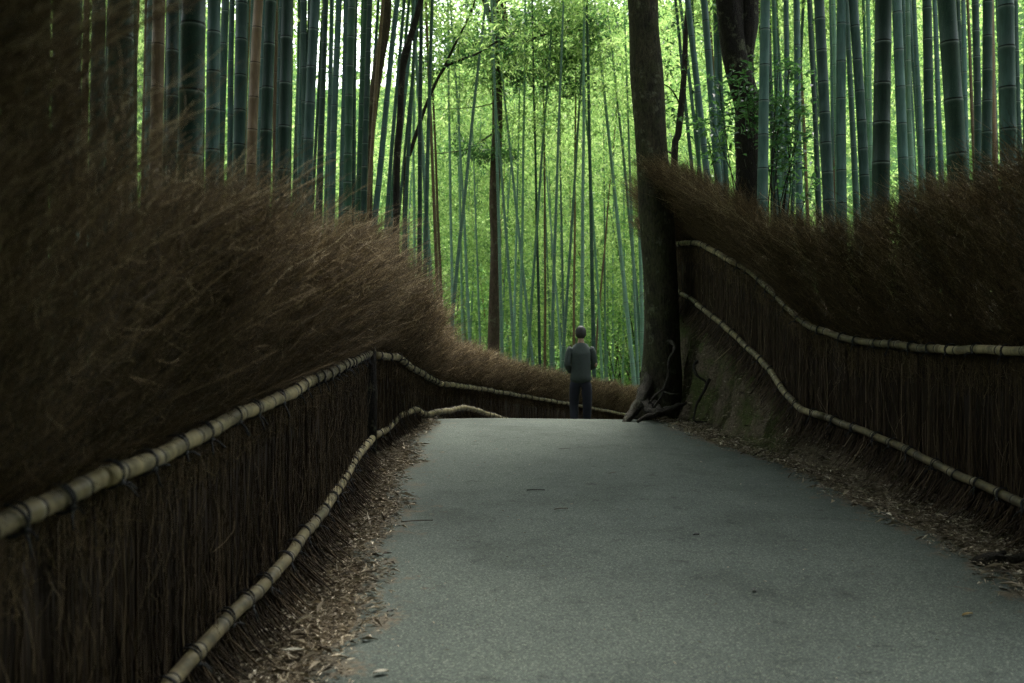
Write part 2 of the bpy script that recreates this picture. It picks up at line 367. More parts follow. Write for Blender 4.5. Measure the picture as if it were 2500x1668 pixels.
# the wooded slope that closes the view behind the grove
an_ = np.radians(np.linspace(-125, 125, 126)); rd = np.concatenate([np.linspace(57, 100, 30), [130, 180]]); A_, R_ = np.meshgrid(an_, rd)
hz = np.clip(R_ - 57, 0, 43) * (.78 + .25 * np.clip(np.abs(A_) / .3 - .5, 0, 1)) * (1 + .12 * np.sin(A_ * 7) + .06 * np.sin(A_ * 17 + 1)) - 2.2 + .9 * np.sin(A_ * 61 + R_ * .7) * np.sin(R_ * .55) * (R_ > 58)
i = (np.arange(len(rd) - 1)[:, None] * 126 + np.arange(125)[None]).ravel()
m_, n_, o_ = new_mat('wooded_hill'); tc_ = N(n_, 'ShaderNodeTexCoord'); z1 = noise(n_, .35, 8, tc_.outputs['Object'], .75); z2 = noise(n_, 2.5, 6, tc_.outputs['Object'], .8)
cc_ = mix(n_, z2.outputs[0], ramp(n_, z1.outputs[0], [(.38, (.012, .035, .012)), (.62, (.075, .14, .045))]).outputs[0], (.05, .10, .035))
bb_ = N(n_, 'ShaderNodeBsdfPrincipled'); bb_.inputs['Roughness'].default_value = 1; bb_.inputs['Specular IOR Level'].default_value = 0; n_.links.new(cc_, bb_.inputs['Base Color']); n_.links.new(bb_.outputs[0], o_.inputs[0])
tag(link('hill', mesh_np('hill', np.stack([R_ * np.sin(A_), R_ * np.cos(A_), hz], -1).reshape(-1, 3), np.stack([i, i + 1, i + 127, i + 126], 1)), m_), kind='structure')
# the asphalt path
py_ = axis_pts(-6, 28, [(2, .3), (14, .08), (28, .3)]); nu = 41
us = np.linspace(0, 1, nu); l, r = path_edges(py_)
PX = l[:, None] + (r - l)[:, None] * us[None]; PY = np.repeat(py_[:, None], nu, 1)
ed = np.minimum(PX - l[:, None], r[:, None] - PX)
PZ = g(PY) + .012 + .008 * np.sin(PX * 1.9 + PY * .8) - np.where(ed < .01, .02, 0) + .02 * (1 - ((us - .5) * 2) ** 2)[None]
i = (np.arange(len(py_) - 1)[:, None] * nu + np.arange(nu - 1)[None]).ravel()
o = link('path', mesh_np('path', np.stack([PX, PY, PZ], -1).reshape(-1, 3), np.stack([i, i + 1, i + nu + 1, i + nu], 1), None,
                         np.stack([ed, PY], -1).reshape(-1, 2)), mat_asphalt())
tag(o, kind='structure')
def path_top(X, Y): return float(g(Y)) + .028

# ------------------------------------------------------------------ brushwood fences
def resample(pts, step):
    p = spline(pts, 400); L = np.concatenate([[0], np.cumsum(np.linalg.norm(np.diff(p, axis=0), axis=1))])
    return p, L
def rail_lengths(fence, pts, rad, cuts, seed, side, tie_gap=(.2, .36)):
    """bamboo rail in several lapped lengths, each with nodes; dark cord ties"""
    q = np.random.default_rng(seed); p = np.asarray(pts, float); d0 = np.concatenate([[0], np.cumsum(np.linalg.norm(np.diff(p, axis=0), axis=1))]); u_ = np.linspace(0, d0[-1], 500)
    p = np.stack([np.interp(u_, d0, p[:, k]) for k in range(3)], 1); kw = np.hanning(11); kw /= kw.sum()
    p = np.stack([np.convolve(np.pad(p[:, k], 5, 'reflect', reflect_type='odd'), kw, 'valid') for k in range(3)], 1)
    d = np.concatenate([[0], np.cumsum(np.linalg.norm(np.diff(p, axis=0), axis=1))]); tot = d[-1]
    p[:, 2] += .004 * np.sin(d * 5.1 + seed) + .003 * np.sin(d * 11.7); p[:, :2] += (.005 * np.sin(d * 4.3 + seed))[:, None] * side
    at = lambda s: np.stack([np.interp(s, d, p[:, k]) for k in range(3)], -1)
    cuts = [0] + [c * tot for c in cuts] + [tot]
    for k in range(len(cuts) - 1):
        a = cuts[k] - (.05 if k else 0); b = cuts[k + 1] + (.05 if k < len(cuts) - 2 else 0)
        r0 = rad * q.uniform(.9, 1.12); s = [a]; rr = [r0 * .98]; vv = [.5]
        node = a + q.uniform(.05, .2); last = a
        while node < b - .03:
            s += [node - .016, node - .004, node, node + .004, node + .02]
            rr += [r0 * (1 - .004 * len(s) / 10) * x for x in (1.0, 1.12, 1.02, 1.16, 1.0)]; vv += [.93, .99, .0, .012, .06]
            gap = q.uniform(.13, .3)
            s += [node + gap * .5]; rr += [r0 * .97]; vv += [.5]; node += gap
        s += [b]; rr += [r0 * .95]; vv += [.5]
        s = np.array(s); keep = (s >= a) & (s <= b); s = s[keep]; rr = np.array(rr)[keep]; vv = np.array(vv)[keep]
        o_ = np.argsort(s); s, rr, vv = s[o_], rr[o_], vv[o_]
        bag = Bag(); bag.tube(at(s) + np.array([side[0], side[1], 0]) * (.012 * (k % 2)), rr, 14, tint=.5, vv=vv)
        link('rail', bag.mesh('rail'), M_RAIL, fence)
    s = q.uniform(.05, .2); ties = []
    while s < tot - .05:
        bag = Bag(); c = at(np.array([s]))[0]; t = at(np.array([s + .02]))[0] - c; t /= np.linalg.norm(t)
        a = np.cross(t, [0, 0, 1]); a /= np.linalg.norm(a); b = np.cross(t, a)
        for w_ in range(2):
            th = np.linspace(0, 2 * np.pi, 15); rt = rad * 1.2 + .004
            sk = q.uniform(-.018, .018); ring = c + t * (w_ * .012 - .006) + rt * (np.cos(th)[:, None] * a + np.sin(th)[:, None] * b) + t * (np.sin(th) * sk)[:, None]
            bag.tube(ring, .0042, 5, cap=False)
        kn = c + np.array([side[0], side[1], 0]) * rt * .8 + b * rt * .6 * (1 if b[2] < 0 else -1)
        bag.tube(kn + np.stack([t * x for x in (-.012, -.004, .006, .012)]), [.004, .011, .011, .004], 6)
        for e in range(2):
            dr = t * q.uniform(-1, 1) + np.array([0, 0, q.uniform(-1, .3)]) + np.array([side[0], side[1], 0]) * .5; dr /= np.linalg.norm(dr)
            bag.tube(np.stack([kn, kn + dr * .03, kn + dr * .055 + np.array([0, 0, -.015])]), .003, 4)
        link('tie', bag.mesh('tie'), M_CORD, fence); s += q.uniform(*tie_gap); ties.append(s)
    return len(ties)

def brush_fence(name, label, up, lo, side_sign, top_h, lean, drift, per_m_stalk, per_m_twig, rs, rt, seed, splay=.13, cut_u=(), cut_l=(), rail_r=.03, base_drop=.2, gap=(.2, .36), taper_end=0., base_on_ground=True):
    """up/lo: rail points (k,3). The stalks stand vertically between them, the twigs fan out above the upper rail."""
    q = np.random.default_rng(seed)
    U = spline(up, 300); Lw = spline(lo, 300)
    d = np.concatenate([[0], np.cumsum(np.linalg.norm(np.diff(U[:, :2], axis=0), axis=1))]); tot = d[-1]
    def line(s):
        u = np.stack([np.interp(s, d, U[:, k]) for k in range(3)], -1)
        zl = np.interp(u[:, 1], *(lambda o_: (Lw[o_, 1], Lw[o_, 2]))(np.argsort(Lw[:, 1])))
        e = .05; a = np.stack([np.interp(s - e, d, U[:, k]) for k in range(2)], -1); b = np.stack([np.interp(s + e, d, U[:, k]) for k in range(2)], -1)
        t = b - a; t /= np.linalg.norm(t, axis=1, keepdims=True) + 1e-9
        nrm = np.stack([t[:, 1], -t[:, 0]], -1) * side_sign
        return u, zl, t, nrm
    fence = thing(name, label, 'fence', (0, 0, 0))
    # core of packed stalks, so that nothing shines through
    s = np.linspace(0, tot, 60); u, zl, t, nr = line(s); bag = Bag()
    zb = zl - base_drop * 1.15; zt = u[:, 2] + .12
    ring = []
    for off, z in ((.0, zb), (.0, zt), (-.09, zt), (-.09, zb)):
        ring.append(np.stack([u[:, 0] + nr[:, 0] * (off - .03), u[:, 1] + nr[:, 1] * (off - .03), z], -1))
    V = np.stack(ring, 1).reshape(-1, 3); k = np.arange(59)[:, None] * 4; j = np.arange(4)[None]
    bag.add(V, np.stack([k + j, k + (j + 1) % 4, k + 4 + (j + 1) % 4, k + 4 + j], -1).reshape(-1, 4), .12)
    bag.add(np.vstack([V[:4], V[-4:]]), np.array([[0, 1, 2, 3], [7, 6, 5, 4]]), .12)
    # stalks
    n = int(tot * per_m_stalk); s = q.uniform(0, tot, n); u, zl, t, nr = line(s)
    dep = q.uniform(-.05, .022, n); zb = zl - base_drop * q.uniform(.6, 1.15, n)
    ztop = u[:, 2] + q.uniform(-.5, .25, n) ** 1
    K = 7; h = np.linspace(0, 1, K)
    z = zb[:, None] + (ztop - zb)[:, None] * h[None]
    below = np.clip((zl[:, None] - z) / base_drop, 0, 1.2)
    off = dep[:, None] + splay * below ** 1.6 * q.uniform(.3, 1.3, n)[:, None]
    al = (q.normal(0, .012, n)[:, None] + q.normal(0, .03, n)[:, None] * (h - .5)[None] - drift * .25 * splay * below)
    off = off + q.normal(0, .004, (n, K))
    X = u[:, None, 0] + nr[:, None, 0] * off + t[:, None, 0] * al; Yy = u[:, None, 1] + nr[:, None, 1] * off + t[:, None, 1] * al
    if base_on_ground:
        gz = H(X, Yy) + .005; z = np.maximum(z, gz)
    bag.add(*twigs(np.stack([X, Yy, z], -1), rs * q.uniform(.6, 1.5, n), rs * q.uniform(.5, 1.0, n), np.clip(q.beta(2, 2.6, n), 0, 1)))
    # loose crooked twiglets lying against the stalks
    n = int(tot * per_m_stalk * .5); s = q.uniform(0, tot, n); u, zl, t, nr = line(s)
    z0 = zl + (u[:, 2] - zl) * q.uniform(-.2, 1, n); ln = q.uniform(.08, .3, n); an = q.normal(0, .35, n); K = 4; h = np.linspace(0, 1, K)
    off = .02 + q.uniform(0, .03, n)[:, None] + .03 * np.sin(h * 3)[None] * q.uniform(0, 1, n)[:, None]; al = ln[:, None] * h * np.sin(an)[:, None] + q.normal(0, .006, (n, K))
    X = u[:, None, 0] + nr[:, None, 0] * off + t[:, None, 0] * al; Yy = u[:, None, 1] + nr[:, None, 1] * off + t[:, None, 1] * al
    bag.add(*twigs(np.stack([X, Yy, z0[:, None] + ln[:, None] * h * np.cos(an)[:, None]], -1), rs * .45 * np.ones(n), rs * .3 * np.ones(n), q.uniform(.5, 1, n)))
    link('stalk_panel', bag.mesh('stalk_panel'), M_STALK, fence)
    # feathery top
    bag = Bag(); n = int(tot * per_m_twig); s = q.uniform(-.05, tot + .05, n)
    ncl = int(tot * 7) + 2; cl = np.sort(q.uniform(-.1, tot + .1, ncl)); near = cl[np.clip(np.searchsorted(cl, s), 0, ncl - 1)]
    s = s * .7 + near * .3; sn = s.clip(0, tot)
    u, zl, t, nr = line(sn); hh = np.interp(sn / tot, np.linspace(0, 1, len(top_h)), top_h)
    ch = q.uniform(.88, 1.06, ncl)[np.clip(np.searchsorted(cl, s), 0, ncl - 1)]; cln = q.uniform(.8, 1.2, ncl)[np.clip(np.searchsorted(cl, s), 0, ncl - 1)]; cdr = q.normal(0, .1, ncl)[np.clip(np.searchsorted(cl, s), 0, ncl - 1)]
    hh = hh * ch
    u0 = q.uniform(-.28, .86, n); K = 5; ln = q.uniform(.11, .34, n) * (1 - .25 * u0.clip(0, 1)); h = np.linspace(0, 1, K)
    uu = u0[:, None] + ln[:, None] * h / 1.0
    uc = uu.clip(0, 2)
    spread = q.uniform(.35, 1.0, n)[:, None]; outw = lean * hh[:, None] * cln[:, None] * (.75 * uc + .25 * uc ** 2) * (.45 + .55 * spread)
    zz_ = u[:, None, 2] + hh[:, None] * (uu - .07 * uc ** 2 * cln[:, None])
    a1 = q.normal(0, .2, n)[:, None] * (h ** 1.2)[None] * ln[:, None] * 2.2; a2 = q.normal(0, .24, n)[:, None] * (h ** 1.2)[None] * ln[:, None] * 2.2
    off = q.normal(0, .035, n)[:, None] * (1 + uc) - .02 + outw + a1
    al = (q.normal(0, .03, n)[:, None] + (drift + cdr)[:, None] * hh[:, None] * uc ** 1.1 + a2) if not np.isscalar(drift) else (q.normal(0, .03, n)[:, None] + ((drift + cdr)[:, None]) * hh[:, None] * uc ** 1.1 + a2)
    al = al + (s - sn)[:, None] + q.normal(0, .012, (n, K)); off = off + q.normal(0, .012, (n, K))
    off = np.minimum(off, .006 + np.clip(uu - .05, 0, 9) * hh[:, None] * 2.5)          # the rail holds the stems back
    X = u[:, None, 0] + nr[:, None, 0] * off + t[:, None, 0] * al; Yy = u[:, None, 1] + nr[:, None, 1] * off + t[:, None, 1] * al
    tw = np.clip(q.beta(2.0, 2.6, n) * (.75 + .45 * u0.clip(0, 1)), 0, 1)
    bag.add(*twigs(np.stack([X, Yy, zz_ + q.normal(0, .004, (n, K))], -1), rt * q.uniform(.7, 1.5, n), rt * q.uniform(.35, .7, n), tw))
    # short side sprigs: the seed heads of the brush
    P_ = np.stack([X, Yy, zz_], -1); m_ = int(n * 3.0); idx = q.integers(0, n, m_); kk = q.integers(1, K - 1, m_)
    b0 = P_[idx, kk]; dr = P_[idx, kk + 1] - P_[idx, kk]; dr /= np.linalg.norm(dr, axis=1, keepdims=True) + 1e-9
    dr = dr + q.normal(0, .8, (m_, 3)); dr /= np.linalg.norm(dr, axis=1, keepdims=True); l2 = q.uniform(.03, .10, m_)[:, None, None]
    h = np.linspace(0, 1, 3)[None, :, None]
    bag.add(*twigs(b0[:, None] + dr[:, None] * h * l2 + q.normal(0, .004, (m_, 3, 3)), rt * .6 * np.ones(m_), rt * .35 * np.ones(m_), np.clip(tw[idx] + q.normal(0, .15, m_), 0, 1)))
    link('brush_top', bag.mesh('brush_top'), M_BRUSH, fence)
    mid = line(np.array([tot * .5]))[3][0] * (.055)
    def front(pts):
        p = np.array(pts, float); uu_ = spline(p, len(p) * 8); tt = np.gradient(p[:, :2], axis=0); tt /= np.linalg.norm(tt, axis=1, keepdims=True)
        nn = np.stack([tt[:, 1], -tt[:, 0]], -1) * side_sign; p[:, :2] += nn * .045; return p
    sd = mid / np.linalg.norm(mid)
    rail_lengths(fence, front(up), rail_r, cut_u, seed + 1, sd, gap); rail_lengths(fence, front(lo), rail_r, cut_l, seed + 2, sd, gap)
    return fence

LU = [PD(-700, 1508, 1.42), PD(0, 1190, 2.3), PD(350, 1031, 3.2), PD(640, 899, 4.6), PD(780, 836, 6.5), PD(834, 812, 8.6)]
LL = [PD(-160, 2120, 2.1), PD(140, 1790, 2.6), PD(350, 1568, 3.2), PD(640, 1270, 4.6), PD(770, 1110, 6.4), PD(800, 1050, 7.4), PD(838, 1008, 8.6)]
LU[0] = np.array([LU[1][0] - .02, .5, LU[1][2] - .05]); LL[0] = np.array([LL[2][0] - .05, .5, LL[2][2] - .18])
LL[1] = np.array([LL[2][0] - .02, 2.2, LL[2][2] - .06])
FU = [PD(855, 815, 8.9), PD(905, 822, 9.7), PD(945, 850, 10.6), PD(1000, 880, 12.5), PD(1100, 893, 15.5), PD(1200, 910, 18), PD(1300, 927, 20.5), PD(1450, 955, 24), PD(1600, 985, 27)]
FL_ = [PD(852, 1000, 8.9), PD(880, 984, 9.5), PD(905, 955, 10.0), PD(945, 940, 10.6), PD(965, 952, 11.2), PD(1060, 935, 13.5), PD(1170, 967, 17), PD(1300, 995, 20.5), PD(1450, 1022, 24), PD(1600, 1050, 27)]

fence_l = brush_fence('brushwood_fence', 'dark brown brushwood fence running along the left edge of the path towards the viewer', LU, LL, +1,
                      [1.7, 1.34, 1.0, .9, .9, .88, .85, .78, .7], .44, .06, 215, 4400, .0028, .0013, 21, cut_u=(.28, .55, .8), cut_l=(.3, .62, .85), rail_r=.029, splay=.16)
fence_f = brush_fence('brushwood_fence', 'sunlit brown brushwood fence curving away down the dip beyond the crest of the path', FU, FL_, +1,
                      [.98, .86, .66, .64, .6, .6, .64, .7, .8, .85, .85], .38, .06, 110, 2200, .004, .0021, 22, cut_u=(.2, .32, .6, .8), cut_l=(.12, .3, .6), rail_r=.032, gap=(.22, .42), splay=.12)
fence_r = brush_fence('brushwood_fence', 'brown brushwood fence climbing the earth bank on the right side of the path', ru, rl, -1,
                      [1.04, 1.04, 1.04, 1.06, 1.08, 1.1, 1.1, 1.08, 1.04, .98, .75, .35], .62, .06, 215, 4600, .0029, .0014, 23, cut_u=(.12, .22, .62, .86), cut_l=(.4, .75), rail_r=.031, splay=.17, base_drop=.26)
# the dark post that splits the left fence
b = Bag(); pb = np.array([PD(844, 1000, 8.7)[0] + .03, 8.7, 0]); zt = PD(843, 735, 8.75)[2]
b.tube(np.array([[pb[0], pb[1], float(H(pb[0], pb[1])) - .1], [pb[0] + .01, pb[1], .9], [pb[0], pb[1], zt]]), [.05, .046, .042], 10, .06, seed=3)
o = link('fence_post', b.mesh('fence_post'), M_BARKD); tag(o, 'dark wooden post between the two left brushwood fences, at the crest', 'post')

# ------------------------------------------------------------------ bamboo
def leaf_cloud(seed, n_sprays, per, z0, z1, rad, L, Wd, droop=.5, hole=0., xy=None):
    """sprays of narrow leaves round a culm, in uneven clumps"""
    q = np.random.default_rng(seed); k = max(4, n_sprays // 14)
    cz = q.uniform(z0, z1, k); ca = q.uniform(0, 2 * np.pi, k); cr = rad * np.sqrt(q.uniform(.02, 1, k)) * np.interp(cz, [z0, z0 + .3 * (z1 - z0), z1], [.8, 1.0, .45])
    cc = np.stack([cr * np.cos(ca), cr * np.sin(ca), cz], -1)
    i = q.integers(0, k, n_sprays); c = cc[i] + q.normal(0, 1, (n_sprays, 3)) * np.array([.34, .34, .22]) * rad / 1.3
    c = np.repeat(c, per, 0) + q.normal(0, .09, (n_sprays * per, 3)); n = len(c)
    ax = q.normal(0, 1, (n, 3)); ax[:, 2] = ax[:, 2] * .4 - droop; up = q.normal(0, .5, (n, 3)) + np.array([0, 0, 1])
    tint = np.clip(np.repeat(q.uniform(.1, .9, n_sprays), per) + q.normal(0, .15, n), 0, 1)
    return leaves(c, ax, up, L * q.uniform(.6, 1.3, n), Wd * q.uniform(.6, 1.3, n), tint)
CROWN_NEAR = []
for k in range(5):
    V, T, t = leaf_cloud(100 + k, 360, 6, 5.6, 13.5, 1.7, .30, .08)
    CROWN_NEAR.append(mesh_np('canopy_foliage', V, T, t, smooth=False)); CROWN_NEAR[-1].materials.append(M_CANOPY)
CROWN_MID = []
for k in range(4):
    V, T, t = leaf_cloud(180 + k, 150, 7, 7.4, 13.5, 1.35, .18, .034, .6)
    CROWN_MID.append(mesh_np('high_foliage', V, T, t, smooth=False)); CROWN_MID[-1].materials.append(M_LEAF)
CROWN_FAR = []
for k in range(6):
    V, T, t = leaf_cloud(140 + k, 330, 7, 3.2, 13.5, 1.45, .19, .036, .6)
    CROWN_FAR.append(mesh_np('far_foliage', V, T, t, smooth=False)); CROWN_FAR[-1].materials.append(M_LEAF)

def culm_mesh(p0, p1, bow, dia, height, node_gap, sides, seed):
    """points relative to the foot; p0 foot, p1 a point higher up giving the lean"""
    q = np.random.default_rng(seed); d = (p1 - p0); d = d / d[2]
    z = []; r = []; v = []; z_ = -.1; gap = node_gap * q.uniform(.5, .7); first = True
    while z_ < height:
        taper = (1 - .62 * max(z_, 0) / height) * dia / 2; gp = gap
        z += [z_, z_ + .004, z_ + .012, z_ + gp * .5, z_ + gp - .022, z_ + gp - .006]
        r += [taper * 1.015, taper * 1.05, taper * 1.0, taper * .985, taper * 1.0, taper * 1.045]
        v += [0.0, .012, .06, .5, .92, .985]
        z_ += gp; gap = min(gap * 1.06, node_gap * (1 + .25 * z_ / height) * q.uniform(.95, 1.05))
    z = np.array(z); r = np.array(r); v = np.array(v); h = z / height
    zz = q.uniform(-1, 1, 2) * .006
    p = np.stack([d[0] * z + bow[0] * (h ** 2) * height + zz[0] * np.sin(z * 2), d[1] * z + bow[1] * h ** 2 * height + zz[1] * np.sin(z * 1.7), z], -1)
    b = Bag(); b.tube(p, r, sides, vv=v, cap=False); return b.mesh('culm')

BAMBOO = []
FU_Y = np.array([p[1] for p in FU] + [34., 60.]); FU_X = np.array([p[0] for p in FU] + [9., 30.])
D, B, G_, T_, L_ = 'dark green', 'blue green', 'green', 'tan', 'pale green'
lg, rg, mg = 'left grove', 'right grove', 'middle stand'
def bamboo(x0, y0, x1, y1, wpx, tone, zone, dia=None, leafy=None, Y=None):
    """seen in the photograph from (x0,y0) above to (x1,y1) below, wpx wide (2500 px units)"""
    if dia is None: dia = float(np.interp(wpx, [5, 12, 25, 45, 70], [.075, .095, .118, .135, .145]))
    if Y is None: Y = F * dia / wpx
    k1 = (x1 - 1250) / F
    if zone in (rg, 'right depth'):
        while k1 * Y < FR(Y) + .35 and Y < 20: Y += .1
    if zone in (lg, 'left depth'):
        while k1 * Y > np.interp(Y, [1.2, 8.6, 9.7, 10.6, 12.5, 15.5, 18], [-1.15, -1.25, -1.2, -1.1, -.96, -.51, .2]) - .35 and Y < 20: Y += .1
    if zone in (mg, 'far stand'):
        while k1 * Y > np.interp(Y, FU_Y, FU_X) - .4 and Y < 60: Y += .2
    dia = min(wpx * Y / F, .17)
    a = P(x0, y0, Y); b = P(x1, y1, Y); sl = (a - b) / (a[2] - b[2])
    foot = b.copy(); gz = float(H(foot[0], foot[1]))
    for _ in range(3): foot = b + sl * (gz - b[2]); gz = float(H(foot[0], foot[1]))
    foot[2] = gz
    if zone in (mg, 'far stand') and tone in (B, G_): tone = 'lit green'  # far culms take the lit copy: stronger light put into their colour
    BAMBOO.append(dict(foot=foot, sl=sl, dia=dia, tone=tone, zone=zone, wpx=wpx, x=x1, lean=x0 - x1, leafy=leafy, seed=len(BAMBOO)))

for a in [(30, 0, 30, 600, 60, D), (95, 0, 92, 600, 50, D), (156, 0, 156, 500, 66, B), (201, 0, 201, 500, 20, T_), (233, 0, 233, 500, 38, D), (289, 0, 287, 500, 66, D), (344, 0, 345, 400, 13, T_),
          (382, 0, 378, 500, 36, T_), (416, 0, 417, 400, 34, D), (466, 0, 458, 400, 66, D), (517, 0, 517, 400, 38, B), (559, 0, 558, 400, 18, B), (582, 0, 580, 400, 33, B), (603, 0, 600, 400, 13, B),
          (626, 0, 610, 400, 28, T_), (655, 0, 644, 400, 33, D), (694, 0, 690, 400, 34, D), (712, 0, 722, 400, 12, D), (733, 0, 742, 400, 22, D), (764, 0, 748, 400, 29, B), (783, 0, 778, 400, 19, D), (794, 0, 790, 400, 10, B),
          (818, 0, 809, 420, 20, B), (837, 0, 838, 450, 20, B), (856, 0, 858, 450, 16, D), (871, 0, 873, 450, 12, G_), (880, 0, 878, 450, 8, T_), (911, 0, 893, 460, 12, B), (921, 0, 896, 460, 13, T_), (959, 0, 914, 517, 18, B),
          (974, 0, 941, 520, 13, B), (985, 0, 950, 520, 12, G_), (1000, 0, 957, 520, 13, B), (1003, 0, 984, 560, 13, D), (1010, 0, 966, 560, 10, D)]:
    bamboo(*a, lg)
for a in [(1664, 0, 1694, 400, 13, B), (1674, 0, 1712, 400, 13, B), (1685, 0, 1724, 400, 18, B), (1722, 0, 1752, 400, 20, B), (1740, 0, 1757, 400, 10, L_), (1760, 0, 1762, 400, 17, B), (1852, 0, 1850, 400, 10, B), (1873, 0, 1864, 400, 28, B),
          (1893, 0, 1890, 400, 10, G_), (1925, 0, 1921, 430, 16, B), (1948, 0, 1951, 430, 19, B), (1977, 0, 1944, 440, 13, D), (1983, 0, 1999, 500, 14, D), (2004, 0, 2024, 500, 29, B), (2022, 0, 2040, 480, 9, T_), (2034, 0, 2037, 480, 13, B),
          (2057, 0, 2055, 480, 26, B), (2074, 0, 2090, 480, 16, D), (2087, 0, 2113, 480, 26, B), (2118, 0, 2126, 480, 12, G_), (2134, 0, 2130, 480, 11, L_), (2161, 0, 2152, 460, 46, D), (2193, 0, 2208, 460, 27, B), (2212, 0, 2234, 460, 12, L_), (2226, 0, 2252, 460, 13, B),
          (2243, 0, 2262, 460, 11, L_), (2266, 0, 2274, 440, 26, D), (2290, 0, 2300, 440, 15, B), (2315, 0, 2342, 420, 50, D), (2346, 0, 2356, 420, 14, D), (2359, 0, 2362, 420, 15, B), (2372, 0, 2382, 420, 11, T_), (2388, 0, 2390, 420, 20, D), (2417, 0, 2409, 420, 26, D),
          (2434, 0, 2437, 420, 10, B), (2459, 0, 2466, 400, 43, B), (2485, 0, 2490, 400, 16, D), (2520, 0, 2518, 400, 34, D), (2560, 0, 2570, 400, 28, D)]:
    bamboo(*a, rg)
for a in [(1027, 0, 1023, 700, 14, D), (1041, 0, 1036, 700, 13, D), (1000, 300, 1012, 760, 9, L_), (1040, 480, 1060, 800, 12, G_), (1050, 260, 1072, 800, 11, T_), (1058, 260, 1080, 800, 9, T_), (1082, 0, 1106, 820, 9, G_), (1162, 150, 1099, 820, 11, B), (1110, 380, 1128, 820, 8, L_), (1128, 150, 1148, 830, 9, B), (1118, 450, 1135, 820, 6, L_),
          (1147, 150, 1172, 830, 7, B), (1150, 520, 1190, 820, 5, T_), (1214, 160, 1226, 860, 10, G_), (1224, 250, 1256, 860, 9, G_), (1268, 260, 1254, 860, 8, B), (1226, 640, 1244, 870, 5, T_), (1240, 330, 1300, 880, 9, B), (1282, 260, 1270, 870, 9, L_), (1303, 200, 1318, 880, 9, D),
          (1335, 240, 1331, 890, 8, T_), (1360, 240, 1346, 890, 10, B), (1360, 250, 1378, 890, 8, B), (1318, 400, 1288, 880, 9, L_), (1422, 200, 1374, 880, 9, G_), (1406, 400, 1400, 900, 8, T_), (1430, 150, 1419, 900, 11, B), (1436, 160, 1450, 900, 12, D), (1448, 350, 1470, 900, 8, L_), (1518, 120, 1452, 880, 7, T_), (1475, 350, 1478, 900, 7, L_),
          (1463, 100, 1545, 900, 13, B), (1505, 0, 1570, 900, 10, B), (1395, 560, 1520, 880, 5, T_), (1350, 560, 1372, 890, 7, B), (1489, 300, 1496, 900, 6, G_), (1530, 300, 1556, 900, 9, G_), (1560, 560, 1570, 900, 12, B)]:
    bamboo(*a, mg, leafy=True)
fr_ = random.Random(77)
for k in range(52):             # further culms that close the gaps deeper in the left grove
    x = fr_.uniform(0, 900); wp = fr_.uniform(8, 19); bamboo(x + fr_.uniform(-8, 12), 0, x, 400, wp, fr_.choice([D, B, G_, T_]), 'left depth')
for k in range(50):
    x = fr_.uniform(1690, 2500); wp = fr_.uniform(7, 15); bamboo(x - fr_.uniform(0, 16), 0, x, 420, wp, fr_.choice([D, B, G_, L_, T_, B]), 'right depth')
for k in range(44):
    x = fr_.uniform(960, 1700); wp = fr_.uniform(3.6, 6.5); bamboo(x + fr_.uniform(-18, 22), 100, x, 800, wp, fr_.choice([L_, G_, L_, B, T_]), 'far stand', leafy=True)

for k, x in enumerate([20, 64, 128, 178, 262, 312, 360, 400, 440, 486, 534, 572, 612, 632, 668, 700, 728, 752, 800, 846]):
    wp = fr_.uniform(15, 26); bamboo(x + fr_.uniform(-4, 10), 0, x, 420, wp, [D, B, D, B, G_][k % 5], 'left depth')
ORD = ['', 'first', 'second', 'third', 'fourth', 'fifth', 'sixth', 'seventh', 'eighth', 'ninth', 'tenth', 'eleventh', 'twelfth', 'thirteenth', 'fourteenth', 'fifteenth', 'sixteenth', 'seventeenth', 'eighteenth', 'nineteenth', 'twentieth'] + ['twenty-' + s for s in ('first', 'second', 'third', 'fourth', 'fifth', 'sixth', 'seventh', 'eighth', 'ninth')]
WHERE = {lg: 'in the left front row', rg: 'in the right front row', mg: 'beyond the dip', 'left depth': 'deep in the left grove', 'right depth': 'deep in the right grove', 'far stand': 'in the far bright stand'}
GROUP = {lg: 'bamboos behind the left fence', rg: 'bamboos behind the right fence', mg: 'bamboos beyond the dip', 'left depth': 'bamboos deep in the left grove', 'right depth': 'bamboos deep in the right grove', 'far stand': 'slim bamboos in the far stand'}
def size_word(d): return 'thick' if d['wpx'] >= 24 else 'medium' if d['wpx'] >= 12.5 else 'slim'
keyed = {}
for d in BAMBOO:
    ln = '' if abs(d['lean']) < 12 else (' leaning right' if d['lean'] > 0 else ' leaning left')
    d['desc'] = f"{size_word(d)} {'dry ' if d['tone'] == T_ else ''}{d['tone']} bamboo{ln}"
    keyed.setdefault((d['zone'], d['desc']), []).append(d)
for (z, desc), L in keyed.items():
    L.sort(key=lambda d: d['x'])
    for k, d in enumerate(L):
        d['label'] = f"{desc} {WHERE[z]}" if len(L) == 1 else f"{ORD[k + 1]} {desc} from the left {WHERE[z]}"
